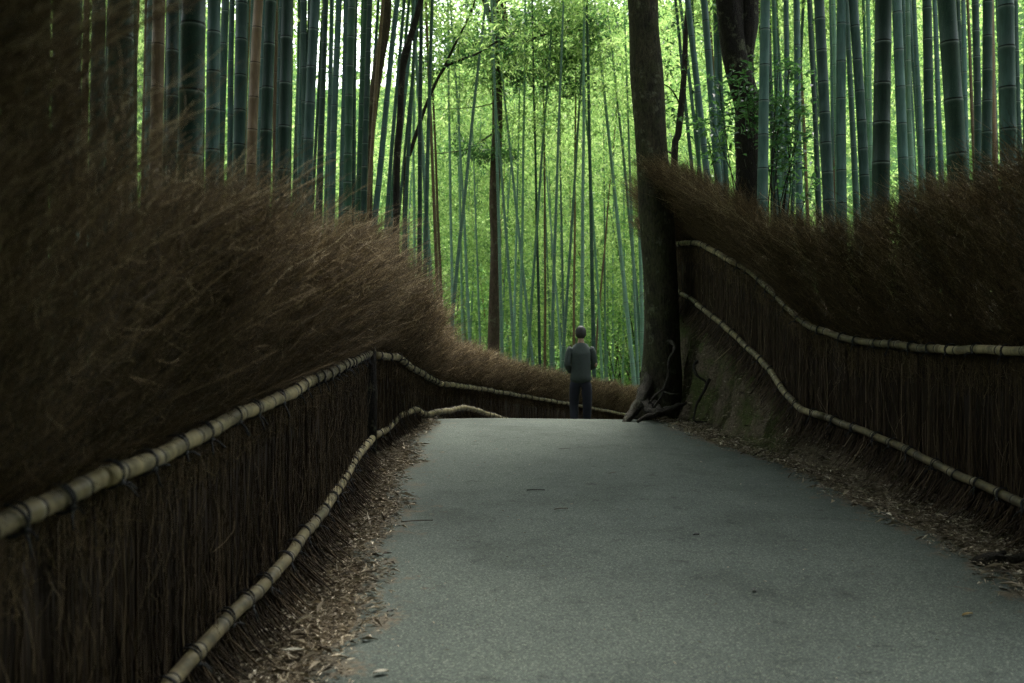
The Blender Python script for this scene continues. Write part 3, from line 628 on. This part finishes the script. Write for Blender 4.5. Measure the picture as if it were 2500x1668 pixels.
for d in BAMBOO:
    f = d['foot']; dist = f[1]; q = np.random.default_rng(900 + d['seed'])
    t = thing('bamboo', d['label'], 'bamboo', f, GROUP[d['zone']])
    hgt = q.uniform(11.5, 14.5) if d['dia'] > .085 else q.uniform(9, 12)
    sd = 16 if dist < 12 else 10 if dist < 24 else 7
    inward = np.array([-.02 * np.sign(f[0] - .8), q.normal(0, .01)]) if d['zone'] != mg else q.normal(0, .012, 2)
    me = culm_mesh(np.zeros(3), d['sl'] * 1.0, inward, d['dia'], hgt, q.uniform(.3, .4), sd, d['seed'])
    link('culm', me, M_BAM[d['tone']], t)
    if d['leafy']:
        c = link('foliage', CROWN_FAR[d['seed'] % 6] if d['zone'] == 'far stand' else CROWN_MID[d['seed'] % 4], None, t); off = d['sl'] * 8
        c.location = (off[0], off[1], q.uniform(-1, .5)); c.rotation_euler = (0, 0, q.uniform(0, 6.28)); s_ = q.uniform(.9, 1.25); c.scale = (s_, s_, s_ * .95)
    elif d['tone'] != T_:
        c = link('foliage', CROWN_NEAR[d['seed'] % 5] if f[1] < 6.4 else CROWN_MID[d['seed'] % 4], None, t); off = d['sl'] * 9
        c.location = (off[0] + inward[0] * 10, off[1], q.uniform(-.3, .8)); c.rotation_euler = (0, 0, q.uniform(0, 6.28)); s_ = q.uniform(.95, 1.25); c.scale = (s_, s_, 1)

# ------------------------------------------------------------------ trees
def trunk_part(name, t, pts, rad, m, sides=18, bmp=.06, n=40, seed=1, parent=None):
    p = np.array(pts, float); r = np.interp(np.linspace(0, 1, n), np.linspace(0, 1, len(rad)), rad); b = Bag()
    b.tube(spline(p - np.array(t.location), n), r, sides, bmp, seed=seed); return link(name, b.mesh(name), m, parent or t)
def leaf_blob(spec, L, Wd, per, seed, droop=.25):
    """spec: list of (centre, radius xyz, sprays)"""
    q = np.random.default_rng(seed); cs = []
    for c, r, k in spec: 
        x = q.normal(0, .55, (k, 3)); cs.append(np.array(c) + x * np.array(r))
    c = np.concatenate(cs); ns = len(c); c = np.repeat(c, per, 0) + q.normal(0, L * .5, (ns * per, 3)); n = len(c)
    ax = q.normal(0, 1, (n, 3)); ax[:, 2] = ax[:, 2] * .45 - droop; up = q.normal(0, .35, (n, 3)) + np.array([0, 0, 1])
    tint = np.clip(np.repeat(q.uniform(.05, .9, ns), per) + q.normal(0, .15, n), 0, 1)
    return leaves(c, ax, up, L * q.uniform(.6, 1.25, n), Wd * q.uniform(.6, 1.25, n), tint)

# mossy tree at the end of the right fence
Yt = 11.75
foot = np.array([PD(1512, 930, Yt)[0], Yt, 0.]); foot[2] = float(g(Yt)) - .05
t = thing('mossy_tree', 'tall straight mossy tree trunk with flared roots at the crest, beside the right fence', 'tree', foot)
sd_ = lambda x, y: PD(x, y, Yt)
trunk_part('trunk', t, [sd_(1500, 975), sd_(1515, 900), sd_(1518, 780), sd_(1516, 640), sd_(1502, 430), sd_(1488, 220), sd_(1475, 0), sd_(1462, -400), sd_(1470, -1200)],
           [.27, .215, .20, .197, .19, .186, .178, .175, .165, .16, .15, .14, .13, .11], M_BARKM, 28, .035, 90, 4)
def gpt(x, y, Y, up=.02):
    p = PD(x, y, Y); p[2] = float(H(p[0], p[1])) + up; return p
for rt_, rr in [([sd_(1500, 850), PD(1478, 905, 11.5), PD(1458, 938, 11.35), PD(1444, 957, 11.2), PD(1430, 975, 11.1)], [.12, .11, .085, .07, .03]),
                ([PD(1478, 915, 11.5), PD(1490, 942, 11.25), PD(1515, 946, 11.1), PD(1545, 936, 11.2), PD(1575, 925, 11.4)], [.07, .06, .05, .04, .02]),
                ([PD(1500, 925, 11.45), PD(1512, 940, 11.2), PD(1505, 952, 11.05), PD(1480, 958, 10.95), PD(1462, 968, 10.9)], [.05, .045, .04, .04, .02]),
                ([PD(1530, 780, 11.6), PD(1545, 790, 11.45), PD(1548, 802, 11.4), PD(1536, 830, 11.35), PD(1532, 870, 11.35), PD(1520, 905, 11.3), PD(1500, 935, 11.25)], [.03, .026, .024, .022, .02, .018, .012]),
                ([PD(1532, 870, 11.3), PD(1520, 895, 11.25), PD(1505, 905, 11.2), PD(1492, 922, 11.1)], [.02, .018, .015, .01]),
                ([PD(1525, 900, 11.3), PD(1545, 905, 11.2), PD(1560, 903, 11.25)], [.018, .014, .008])]:
    trunk_part('root', t, rt_, [x * .78 for x in rr], M_ROOT, 10, .2, 36, int(rr[0] * 1000) + len(rt_))
V, T, tt = leaf_blob([((0, 0, 9.5), (2.2, 2.2, 1.6), 420)], .3, .11, 6, 41); link('crown', mesh_np('crown', V, T, tt, smooth=False), M_CANOPY, t)
# bare roots hanging from the eroded bank
for k, (pp, rr) in enumerate([([(1600, 640 + 190, 10.9), (1592, 840, 10.8), (1600, 862, 10.75), (1618, 875, 10.7), (1620, 890, 10.7)], .018), ([(1628, 870, 10.6), (1615, 900, 10.55), (1600, 925, 10.5), (1592, 960, 10.45)], .018), ([(1590, 958, 10.5), (1598, 968, 10.45), (1622, 968, 10.5)], .012)]):
    b = Bag(); b.tube(spline([PD(*p) for p in pp], 24), np.linspace(rr, rr * .5, 24), 8, .15, seed=k)
    o = link('bare_root', b.mesh('bare_root'), M_BARKD)
    tag(o, ['black looped root hanging out of the bank under the fence ends', 'thick dark gnarled root running down the mossy bank', 'thin pale root lying at the foot of the mossy bank'][k], 'root')

# dark forked tree behind the right fence
Yt = 12.5; s = lambda x, y, Y=Yt: P(x, y, Y)
fx = s(1826, 430); foot = np.array([fx[0], Yt, float(H(fx[0], Yt))])
t = thing('forked_tree', 'black barked forked tree rising behind the right fence among bamboos', 'tree', foot)
trunk_part('trunk', t, [np.array([fx[0], Yt, foot[2] - .1]), s(1830, 420), s(1826, 330), s(1828, 270), s(1808, 190), s(1795, 130), s(1785, 60), s(1780, 0), s(1774, -150), s(1740, -700)],
           [.2, .19, .175, .165, .155, .17, .165, .15, .15, .12], M_BARKD, 20, .06, 60, 7)
trunk_part('limb', t, [s(1816, 190), s(1822, 130), s(1830, 60), s(1831, 0), s(1845, -150), s(1880, -600)], [.09, .105, .11, .1, .09, .06], M_BARKD, 16, .07, 40, 8)
V, T, tt = leaf_blob([((0, 0, 8.6), (2.2, 2.2, 1.5), 380)], .3, .11, 6, 42); link('crown', mesh_np('crown', V, T, tt, smooth=False), M_CANOPY, t)
# leafy evergreen shrub in front of it
Yt = 11.6; fx = P(1880, 440, Yt); foot = np.array([fx[0], Yt, float(H(fx[0], Yt))])
t = thing('evergreen_shrub', 'glossy green evergreen shrub with broad leaves in front of the black forked tree', 'shrub', foot)
b = Bag(); q = np.random.default_rng(50); tips = []
for x, y in [(1755, 205), (1780, 240), (1800, 195), (1840, 165), (1865, 220), (1900, 165), (1930, 160), (1950, 180), (1890, 270), (1850, 250), (1920, 290), (1955, 270), (1820, 230), (1950, 330), (1900, 350), (1740, 300), (1720, 305), (1985, 440), (1930, 400)]:
    Yl = Yt + q.normal(0, .2); tp = P(x, y, Yl); base = np.array([foot[0] + q.normal(0, .12), Yt + q.normal(0, .1), foot[2]]); mid_ = (base + tp) / 2 + np.array([q.normal(0, .06), 0, .15])
    b.tube(spline([base - foot, mid_ - foot, tp - foot], 12), np.linspace(.011, .004, 12), 5); tips += [tp - foot, (mid_ * .3 + tp * .7) - foot]
link('stem', b.mesh('stem'), M_BARKD, t)
V, T, tt = leaf_blob([(p, (.13, .13, .07), 7) for p in tips], .11, .045, 4, 51, .1); link('foliage', mesh_np('foliage', V, T, tt, smooth=False), M_BROAD, t)

def slim_tree(name, label, pts, rad, m, leaf=None, limbs=(), seed=1, leafmat=None, L=.12, Wd=.05, per=5):
    p = [np.array(x, float) for x in pts]; f = p[0].copy(); f[2] = float(H(f[0], f[1])) ; p[0] = f - np.array([0, 0, .05])
    t = thing(name, label, 'tree', f); trunk_part('trunk', t, p, rad, m, 12, .06, 50, seed)
    for lp, lr in limbs: trunk_part('limb', t, lp, lr, m, 8, .08, 24, seed + 3)
    if leaf:
        V, T, tt = leaf_blob([(np.array(c) - f, r, k) for c, r, k in leaf], L, Wd, per, seed + 60); link('crown', mesh_np('crown', V, T, tt, smooth=False), leafmat or M_BROAD, t)
    return t
Yc = 24.0; s = lambda x, y, Y=Yc: P(x, y, Y)
def at_ground(x, y, Y): p = P(x, y, Y); p[2] = 0; return p
slim_tree('broadleaf_tree', 'straight dark broadleaf tree in the middle, its leafy boughs spreading over the view', [at_ground(1203, 860, Yc), s(1206, 760), s(1212, 600), s(1207, 480), s(1214, 300), s(1212, 150), s(1210, 66), s(1205, -60), s(1200, -300)],
          [.17, .15, .14, .13, .13, .125, .12, .1, .06], M_BARKB,
          leaf=[(s(1190, 95), (1.2, 1., .35), 60), (s(1300, 60), (1.2, .9, .5), 80), (s(1400, 40), (.9, .8, .5), 80), (s(1440, 75), (.4, .6, .35), 40), (s(1380, 150), (1.0, .8, .35), 80), (s(1300, 195), (1.1, .8, .28), 70), (s(1230, 130), (1.0, .8, .3), 50), (s(1110, 110), (.9, .9, .3), 45), (s(1060, 30), (.9, .9, .4), 40), (s(1400, 215), (.5, .6, .2), 24),
                (s(1180, 375), (.6, .6, .22), 34), (s(1120, 355), (.4, .5, .2), 16), (s(1240, 375), (.35, .4, .2), 14), (s(1330, -60), (2.0, 1.2, .8), 120)],
          limbs=[([s(1210, 140), s(1230, 70), s(1228, 0), s(1240, -120)], [.09, .09, .08, .05]), ([s(1208, 70), s(1195, 40), s(1183, 0), s(1165, -100)], [.07, .07, .065, .04]), ([s(1215, 130), s(1290, 100), s(1360, 70), s(1430, 20)], [.04, .03, .025, .01]), ([s(1212, 320), s(1150, 360), s(1100, 372), s(1045, 376)], [.02, .018, .015, .01]), ([s(1212, 250), s(1160, 262), s(1050, 268)], [.015, .012, .008])], seed=11, per=10, L=.15, Wd=.055)
Yc = 20.0
slim_tree('curved_tree', 'thin dark tree bending right in an arc between the left bamboos and the middle trunk', [at_ground(985, 560, Yc), s(990, 450, Yc), s(1003, 370, Yc), s(1022, 310, Yc), s(1045, 245, Yc), s(1083, 168, Yc), s(1120, 148, Yc), s(1168, 130, Yc), s(1230, 90, Yc)],
          [.075, .065, .06, .055, .05, .045, .035, .028, .015], M_BARKD, leaf=[(s(1100, 140, Yc), (.8, .6, .3), 22), (s(1180, 120, Yc), (.6, .6, .3), 22), (s(1040, 160, Yc), (.4, .4, .3), 14)], seed=15, limbs=[([s(1083, 168, Yc), s(1110, 110, Yc), s(1150, 30, Yc), s(1170, -40, Yc)], [.03, .025, .02, .01])])
Yc = 16.5
slim_tree('dark_tree', 'dark slanting tree trunk half hidden among the leaning left bamboos', [at_ground(966, 560, Yc), s(968, 450, Yc), s(976, 300, Yc), s(985, 150, Yc), s(1005, 80, Yc), s(1028, 0, Yc), s(1060, -150, Yc)], [.07, .065, .06, .058, .055, .05, .03], M_BARKD, seed=18, limbs=[([s(985, 170, Yc), s(1003, 100, Yc), s(1010, 98, Yc)], [.035, .04, .02])])
slim_tree('rough_tree', 'shaggy brown tree trunk behind the left bamboos, near the tan leaning culm', [at_ground(900, 560, 18.5), s(898, 420, 18.5), s(905, 300, 18.5), s(925, 150, 18.5), s(942, 50, 18.5), s(946, -100, 18.5)], [.11, .11, .1, .095, .1, .08], M_BARKB, seed=20)
slim_tree('slanting_tree', 'slim dark tree leaning right between the mossy trunk and the right bamboos', [at_ground(1634, 500, 18), s(1646, 410, 18), s(1656, 330, 18), s(1664, 260, 18), s(1671, 170, 18), s(1676, 60, 18), s(1690, -80, 18)], [.085, .08, .075, .07, .06, .05, .04], M_BARKD,
          leaf=[(s(1620, 120, 18), (.7, .7, .9), 50), (s(1640, 300, 18), (.5, .6, .5), 26)], seed=22, limbs=[([s(1652, 380, 18), s(1625, 370, 18), s(1600, 378, 18)], [.02, .016, .01]), ([s(1664, 260, 18), s(1635, 215, 18), s(1600, 200, 18)], [.018, .014, .008])])

# ------------------------------------------------------------------ green understory and the far wood
sh = random.Random(31); SHR = [(1010, 760, 31), (1095, 700, 34), (1140, 790, 32), (1180, 720, 36), (1270, 700, 38), (1330, 640, 40), (1380, 720, 36), (1440, 660, 38), (1490, 580, 36), (1520, 740, 34), (1590, 420, 30), (1625, 250, 30), (1075, 520, 42), (1250, 560, 46), (1400, 540, 44), (1555, 820, 30), (1640, 560, 34), (985, 660, 32)]
for k, (x, y, Y) in enumerate(SHR):
    c = P(x, y, Y); f = np.array([c[0], Y, float(H(c[0], Y))]); top = c[2] - f[2] + .6
    nm = 'leafy_sapling'
    t = thing(nm, f'bright green leafy sapling among the far bamboos, {ORD[k + 1]} of its kind from the nearest' if False else '', 'sapling', f, 'saplings under the far bamboos')
    q = np.random.default_rng(400 + k); b = Bag()
    for _ in range(5): 
        e = np.array([q.normal(0, .7), q.normal(0, .5), top * q.uniform(.7, 1.05)]); b.tube(spline([np.zeros(3), e * .5 + q.normal(0, .12, 3), e], 14), np.linspace(.025, .006, 14), 5)
    link('stem', b.mesh('stem'), M_BARKD, t)
    V, T, tt = leaf_blob([((0, 0, top * .75), (1.2, 1.0, top * .36), 150), ((q.normal(0, .5), 0, top * .35), (1.0, .8, top * .25), 60)], .17, .07, 5, 420 + k)
    link('foliage', mesh_np('foliage', V, T, tt, smooth=False), M_SAP, t); t['_x'] = x; t['_y'] = y
L = sorted([o for o in C.objects if '_x' in o.keys()], key=lambda o: o['_x'])
for k, o in enumerate(L):
    o['label'] = f"bright green leafy sapling under the far bamboos, {ORD[k + 1]} sapling from the left"; del o['_x']; del o['_y']

q = np.random.default_rng(61); bag = Bag(); n = 18000
rd = q.uniform(38, 57, n); an_ = np.radians(np.where(q.uniform(0, 1, n) < .7, q.uniform(-36, 36, n), q.uniform(-95, 95, n))); c = np.stack([rd * np.sin(an_), rd * np.cos(an_) + 2, -1.6 + 26 * q.uniform(0, 1, n) ** 1.1], -1)
kc = 420; ic = q.integers(0, kc, n); mv = q.uniform(0, 1, n) < .7; cl_ = c[:kc][ic] + q.normal(0, 1, (n, 3)) * np.array([1.5, 1.5, .9]); c = np.where(mv[:, None], cl_, c); per = 12
cc = np.repeat(c, per, 0) + q.normal(0, .42, (n * per, 3)); m = len(cc); ax = q.normal(0, 1, (m, 3)); ax[:, 2] = ax[:, 2] * .4 - .4
V, T, tt = leaves(cc, ax, q.normal(0, .5, (m, 3)) + np.array([0, 0, 1]), q.uniform(.2, .5, m), q.uniform(.09, .17, m), np.clip(np.repeat(np.where(mv, q.uniform(.0, 1.0, kc)[ic] * .75 + q.uniform(0, .25, n), q.uniform(.1, .9, n)), per) + q.normal(0, .1, m), 0, 1))
o = link('far_wood', mesh_np('far_wood', V, T, tt, smooth=False), M_LEAF); tag(o, 'bright yellow green mass of foliage at the back of the grove', 'foliage', kind='stuff')

# unseen leaf mass added overhead and behind the viewer to shade the near path
q = np.random.default_rng(62); n = 7000
c = np.stack([q.uniform(-9, 10, n), q.uniform(-18, 5.5, n), q.uniform(5.0, 11, n)], -1); c = c[(c[:, 0] < 1.2) | (c[:, 1] < 4.2)]; n = len(c); per = 8
cc = np.repeat(c, per, 0) + q.normal(0, .3, (n * per, 3)); m = len(cc); ax = q.normal(0, 1, (m, 3)); ax[:, 2] = ax[:, 2] * .4 - .4
V, T, tt = leaves(cc, ax, q.normal(0, .5, (m, 3)) + np.array([0, 0, 1]), q.uniform(.28, .6, m), q.uniform(.09, .17, m), q.uniform(0, 1, m))
n = 7000; an_ = np.radians(q.uniform(80, 280, n)); rd = q.uniform(11, 20, n); c = np.stack([rd * np.sin(an_), rd * np.cos(an_), -.8 + 11 * q.uniform(0, 1, n)], -1)
cc = np.repeat(c, per, 0) + q.normal(0, .4, (n * per, 3)); m = len(cc); ax = q.normal(0, 1, (m, 3)); ax[:, 2] = ax[:, 2] * .4 - .4
V2, T2, t2 = leaves(cc, ax, q.normal(0, .5, (m, 3)) + np.array([0, 0, 1]), q.uniform(.3, .6, m), q.uniform(.12, .22, m), q.uniform(0, 1, m)); T = np.concatenate([T, T2 + len(V)]); V = np.concatenate([V, V2]); tt = np.concatenate([tt, t2])
bag = Bag(); bag.add(V, np.zeros((0, 4), int), tt); bag.Q.append(T)
for k in range(60):
    x = q.uniform(-9, 10); 
    if abs(x - .9) < 2.4: continue
    y = q.uniform(-15, -.5); bag.tube(np.array([[x, y, float(H(x, y))], [x, y, 6], [x, y, 11.]]), [.06, .05, .03], 7, cap=False)
o = link('shade_thicket', bag.mesh('shade_thicket', False), M_CANOPY); tag(o, 'unseen bamboo canopy added to shade the near end of the path', 'bamboo thicket', kind='stuff')

# ------------------------------------------------------------------ grass and fine roots on the eroded bank
q = np.random.default_rng(66); n = 9000; Y = q.uniform(8.6, 12.6, n); ri = np.clip(bank_z(Y) - g(Y), 0, 3); X = FR(Y) + .12 - q.uniform(0, 1, n) * (.36 + .12 * ri)
pat = np.sin(Y * 4.3 + X * 3) + .6 * np.sin(Y * 9.7 - X * 5) + q.normal(0, .5, n); k_ = pat > .1; X, Y = X[k_], Y[k_]; n = len(X); z = H(X, Y)
h = np.linspace(0, 1, 4)[None]; ln = q.uniform(.05, .16, n)[:, None]; dx = -q.uniform(.1, .5, n)[:, None]; dy = q.normal(0, .25, n)[:, None]
Pg = np.stack([X[:, None] + dx * ln * h ** 1.3, Y[:, None] + dy * ln * h, z[:, None] + ln * (.55 * h - 1.1 * h ** 2.2)], -1)
V, Qg, tt = twigs(Pg, np.full(n, .0032), np.full(n, .001), q.uniform(0, 1, n))
o = link('bank_grass', mesh_np('bank_grass', V, Qg, tt), mat_twig('bank_grass', [(0, (.03, .035, .012)), (.5, (.07, .08, .025)), (.8, (.12, .105, .05)), (1, (.2, .16, .09))])); tag(o, 'short drooping grass and moss on the eroded bank by the mossy tree', 'grass', kind='stuff')

# ------------------------------------------------------------------ litter, stray leaves, wood
q = np.random.default_rng(71)
def litter(n, left):
    Y = 2.2 + 9.8 * q.uniform(0, 1, n) ** 1.15; l, r = path_edges(Y)
    if left:
        a = np.interp(Y, [p[1] for p in LL], [p[0] for p in LL]) + .0; d = q.beta(1.2, 1.9, n); X = a + (l + .12 - a) * d * 1.12
    else:
        a = FR(Y) - .02; d = q.beta(1.2, 1.9, n); X = a + (r - .2 - a) * d * 1.1
    z = np.maximum(H(X, Y), np.where((X > l) & (X < r), g(Y) + .03, -9)) + q.uniform(.004, .03, n)
    ax = q.normal(0, 1, (n, 3)); ax[:, 2] *= .16; up = q.normal(0, .3, (n, 3)) + np.array([0, 0, 1])
    big = q.uniform(0, 1, n) < .05
    return leaves(np.stack([X, Y, z], -1), ax, up, np.where(big, q.uniform(.05, .11, n), q.uniform(.012, .05, n)), np.where(big, q.uniform(.012, .026, n), q.uniform(.003, .009, n)), np.clip(q.beta(1.6, 1.7, n), 0, 1), .3)
bag = Bag()
for n, lf in ((26000, True), (22000, False)):
    V, T, tt = litter(n, lf); base = bag.n; bag.add(V, np.zeros((0, 4), int), tt); bag.Q.append(T + base)
n = 500; Y = q.uniform(2.5, 11.5, n); l, r = path_edges(Y); X = l + (r - l) * q.beta(.35, .35, n); ax = q.normal(0, 1, (n, 3)); ax[:, 2] *= .05
V, T, tt = leaves(np.stack([X, Y, g(Y) + .037], -1), ax, np.tile([0, 0, 1.], (n, 1)), q.uniform(.012, .03, n), q.uniform(.003, .007, n), q.uniform(.1, .7, n)); base = bag.n; bag.add(V, np.zeros((0, 4), int), tt); bag.Q.append(T + base)
o = link('leaf_litter', bag.mesh('leaf_litter', False), M_LITTER); tag(o, 'dry leaf litter of chips and bamboo leaves along both path edges', 'leaf litter', kind='stuff')
def stray(x, y, Lm, Wm, ang, m, name, label, cat, z=.0):
    k = (y - 834) / F; Y = 1.0; lo, hi = 1.5, 11.3
    for _ in range(50):
        Y = (lo + hi) / 2
        if EYE - k * Y < float(g(Y)) + .03: hi = Y
        else: lo = Y
    X = (x - 1250) / F * Y; c = np.array([X, Y, float(g(Y)) + .036])
    th = np.linspace(0, 1, 7); wdt = Wm * np.sin(np.pi * np.clip(th, .03, .97)) ** .8 * .5; dr = np.array([math.cos(ang), math.sin(ang), 0]); sd = np.array([-dr[1], dr[0], 0])
    b = Bag(); cu = np.stack([(th - .5) * Lm, np.zeros(7), .003 * np.sin(th * 3.14)], -1); ctr = dr * cu[:, :1] + np.array([0, 0, 1]) * cu[:, 2:]
    up_ = np.array([0, 0, .004]); V = np.concatenate([ctr + sd * wdt[:, None] + up_, ctr - up_ * .5, ctr - sd * wdt[:, None] + up_]); k = np.arange(6)
    b.add(V, np.concatenate([np.stack([k, k + 1, k + 8, k + 7], 1), np.stack([k + 7, k + 8, k + 15, k + 14], 1)]), .9)
    o = link(name, b.mesh(name), m, loc=c); tag(o, label, cat, 'stray bits on the asphalt'); return o
M_DRY = mat_plain('dry_leaf_brown', (.05, .035, .02)); M_YEL = mat_plain('yellow_leaf', (.25, .17, .05)); M_BLK = mat_plain('black_leaf', (.012, .012, .010)); M_PAL = mat_plain('pale_leaf', (.20, .19, .14))
for a in [(1018, 1275, .2, .012, .3, M_DRY, 'fallen_twig', 'thin dark twig on the asphalt near the left litter', 'twig'), (1380, 1098, .14, .022, .4, M_BLK, 'fallen_leaf', 'dark narrow leaf on the asphalt just short of the crest', 'leaf'),
          (1498, 1157, .12, .018, .7, M_DRY, 'fallen_leaf', 'brown curled leaf on the asphalt between crest and middle', 'leaf'), (1308, 1199, .13, .01, .05, M_BLK, 'fallen_leaf', 'thin dark leaf lying crosswise in the middle of the path', 'leaf'), (1370, 1245, .1, .014, .4, M_DRY, 'fallen_leaf', 'small brown leaf on the middle of the path', 'leaf'),
          (1700, 1308, .035, .02, .2, M_BLK, 'bark_chip', 'small black chip on the right half of the path', 'bark chip'), (1842, 1444, .035, .025, 1.0, M_BLK, 'bark_chip', 'black crumpled chip low on the right half of the path', 'bark chip'), (952, 1496, .03, .022, .5, M_BLK, 'bark_chip', 'black chip on the asphalt beside the left litter', 'bark chip'),
          (2362, 1504, .07, .016, .5, M_YEL, 'fallen_leaf', 'yellowish brown leaf low at the right of the path', 'leaf'), (930, 1645, .06, .03, .4, M_PAL, 'fallen_leaf', 'pale whitish leaf at the bottom left of the asphalt', 'leaf'), (715, 1592, .09, .032, .1, M_PAL, 'fallen_leaf', 'pale broad leaf lying on the left litter', 'leaf')]:
    stray(*a)
b = Bag(); c = P(2450, 1335, 5.2); c[2] = float(H(c[0], c[1])) + .03
b.tube(spline([(-.16, -.02, 0), (-.05, 0, .02), (.05, .0, .015), (.2, .06, .03)], 16), np.linspace(.03, .016, 16), 9, .25, seed=6); b.tube(spline([(-.06, 0, .01), (-.02, .07, .02), (.06, .1, .03)], 8), np.linspace(.02, .008, 8), 7, .2, seed=7)
o = link('driftwood', b.mesh('driftwood'), M_ROOT, loc=c); o.name = 'broken_branch'; tag(o, 'grey broken piece of branch lying on the litter by the right fence', 'branch')

# ------------------------------------------------------------------ the walker on the far side of the crest
Yp = 15.3; xp = PD(1333, 900, Yp)[0]; zp = float(g(Yp)) + .03
t = thing('person', 'person in dark trousers and grey jacket walking away down the path beyond the crest', 'person', (xp, Yp, zp))
def skin(name, verts, edges, radii, m, root=0, sub=2):
    me = bpy.data.meshes.new(name); me.from_pydata(verts, edges, [])
    o = link(name, me, m, t); o.modifiers.new('skin', 'SKIN').use_smooth_shade = True; s_ = o.modifiers.new('sub', 'SUBSURF'); s_.levels = sub; s_.render_levels = sub
    for v, r_ in zip(me.skin_vertices[0].data, radii): v.radius = r_ if isinstance(r_, tuple) else (r_, r_)
    me.skin_vertices[0].data[root].use_root = True; return o
M_SKIN = mat_plain('skin', (.3, .19, .13)); M_JKT = mat_plain('grey_jacket', (.032, .044, .038), .9, .15); M_TRS = mat_plain('navy_trousers', (.008, .010, .018), .9, .2); M_HAIR = mat_plain('black_hair', (.015, .013, .012), .6)
bv = [(0, 0, .92), (0, 0, 1.12), (0, -.01, 1.32), (0, .0, 1.43), (0, .02, 1.52), (0, .03, 1.60), (-.09, 0, .88), (-.10, .09, .48), (-.1, -.06, .10), (-.1, .06, .03), (.09, 0, .88), (.1, .0, .48), (.1, .14, .09), (.1, .26, .04),
      (-.12, 0, 1.33), (-.235, -.03, 1.10), (-.13, .16, 1.02), (-.06, .22, 1.03), (.12, 0, 1.33), (.235, -.03, 1.10), (.14, .17, 1.03), (.07, .23, 1.05)]
be = [(0, 1), (1, 2), (2, 3), (3, 4), (4, 5), (0, 6), (6, 7), (7, 8), (8, 9), (0, 10), (10, 11), (11, 12), (12, 13), (3, 14), (14, 15), (15, 16), (16, 17), (3, 18), (18, 19), (19, 20), (20, 21)]
brd = [(.11, .08), (.10, .07), (.06, .045), .04, .05, (.075, .09), .07, .045, .034, .035, .07, .045, .034, .035, .03, .03, .026, .032, .025, .03, .026, .032]
skin('body', bv, be, brd, M_SKIN)
skin('trousers', [(0, 0, .98), (0, 0, .9), (-.09, 0, .84), (-.1, .09, .48), (-.1, -.05, .1), (.09, 0, .84), (.1, .01, .48), (.1, .13, .1)], [(0, 1), (1, 2), (2, 3), (3, 4), (1, 5), (5, 6), (6, 7)], [(.15, .115), (.155, .12), .1, .075, .062, .1, .075, .062], M_TRS)
skin('jacket', [(0, 0, .80), (0, -.01, .95), (0, 0, 1.12), (0, -.01, 1.28), (0, .0, 1.38), (0, .01, 1.455)], [(0, 1), (1, 2), (2, 3), (3, 4), (4, 5)], [(.195, .145), (.18, .14), (.165, .13), (.185, .125), (.155, .095), (.07, .065)], M_JKT, root=2)
for sx in (-1, 1):
    skin('sleeve', [(sx * .13, 0, 1.36), (sx * .175, -.01, 1.33), (sx * .215, -.04 + .03 * sx, 1.10), (sx * .15, .14, 1.02 + .03 * sx)], [(0, 1), (1, 2), (2, 3)], [.07, .064, .055, .045], M_JKT)
for sx, fy in ((-.1, -.0), (.1, .2)):
    skin('shoe', [(sx, fy - .05, .06), (sx, fy + .05, .045), (sx, fy + .16, .035)], [(0, 1), (1, 2)], [.05, .05, .038], M_BLK)
skin('hair', [(0, -.0, 1.50), (0, .0, 1.57), (0, .02, 1.645), (0, .05, 1.665)], [(0, 1), (1, 2), (2, 3)], [(.068, .05), (.095, .085), (.095, .1), (.06, .07)], M_HAIR)
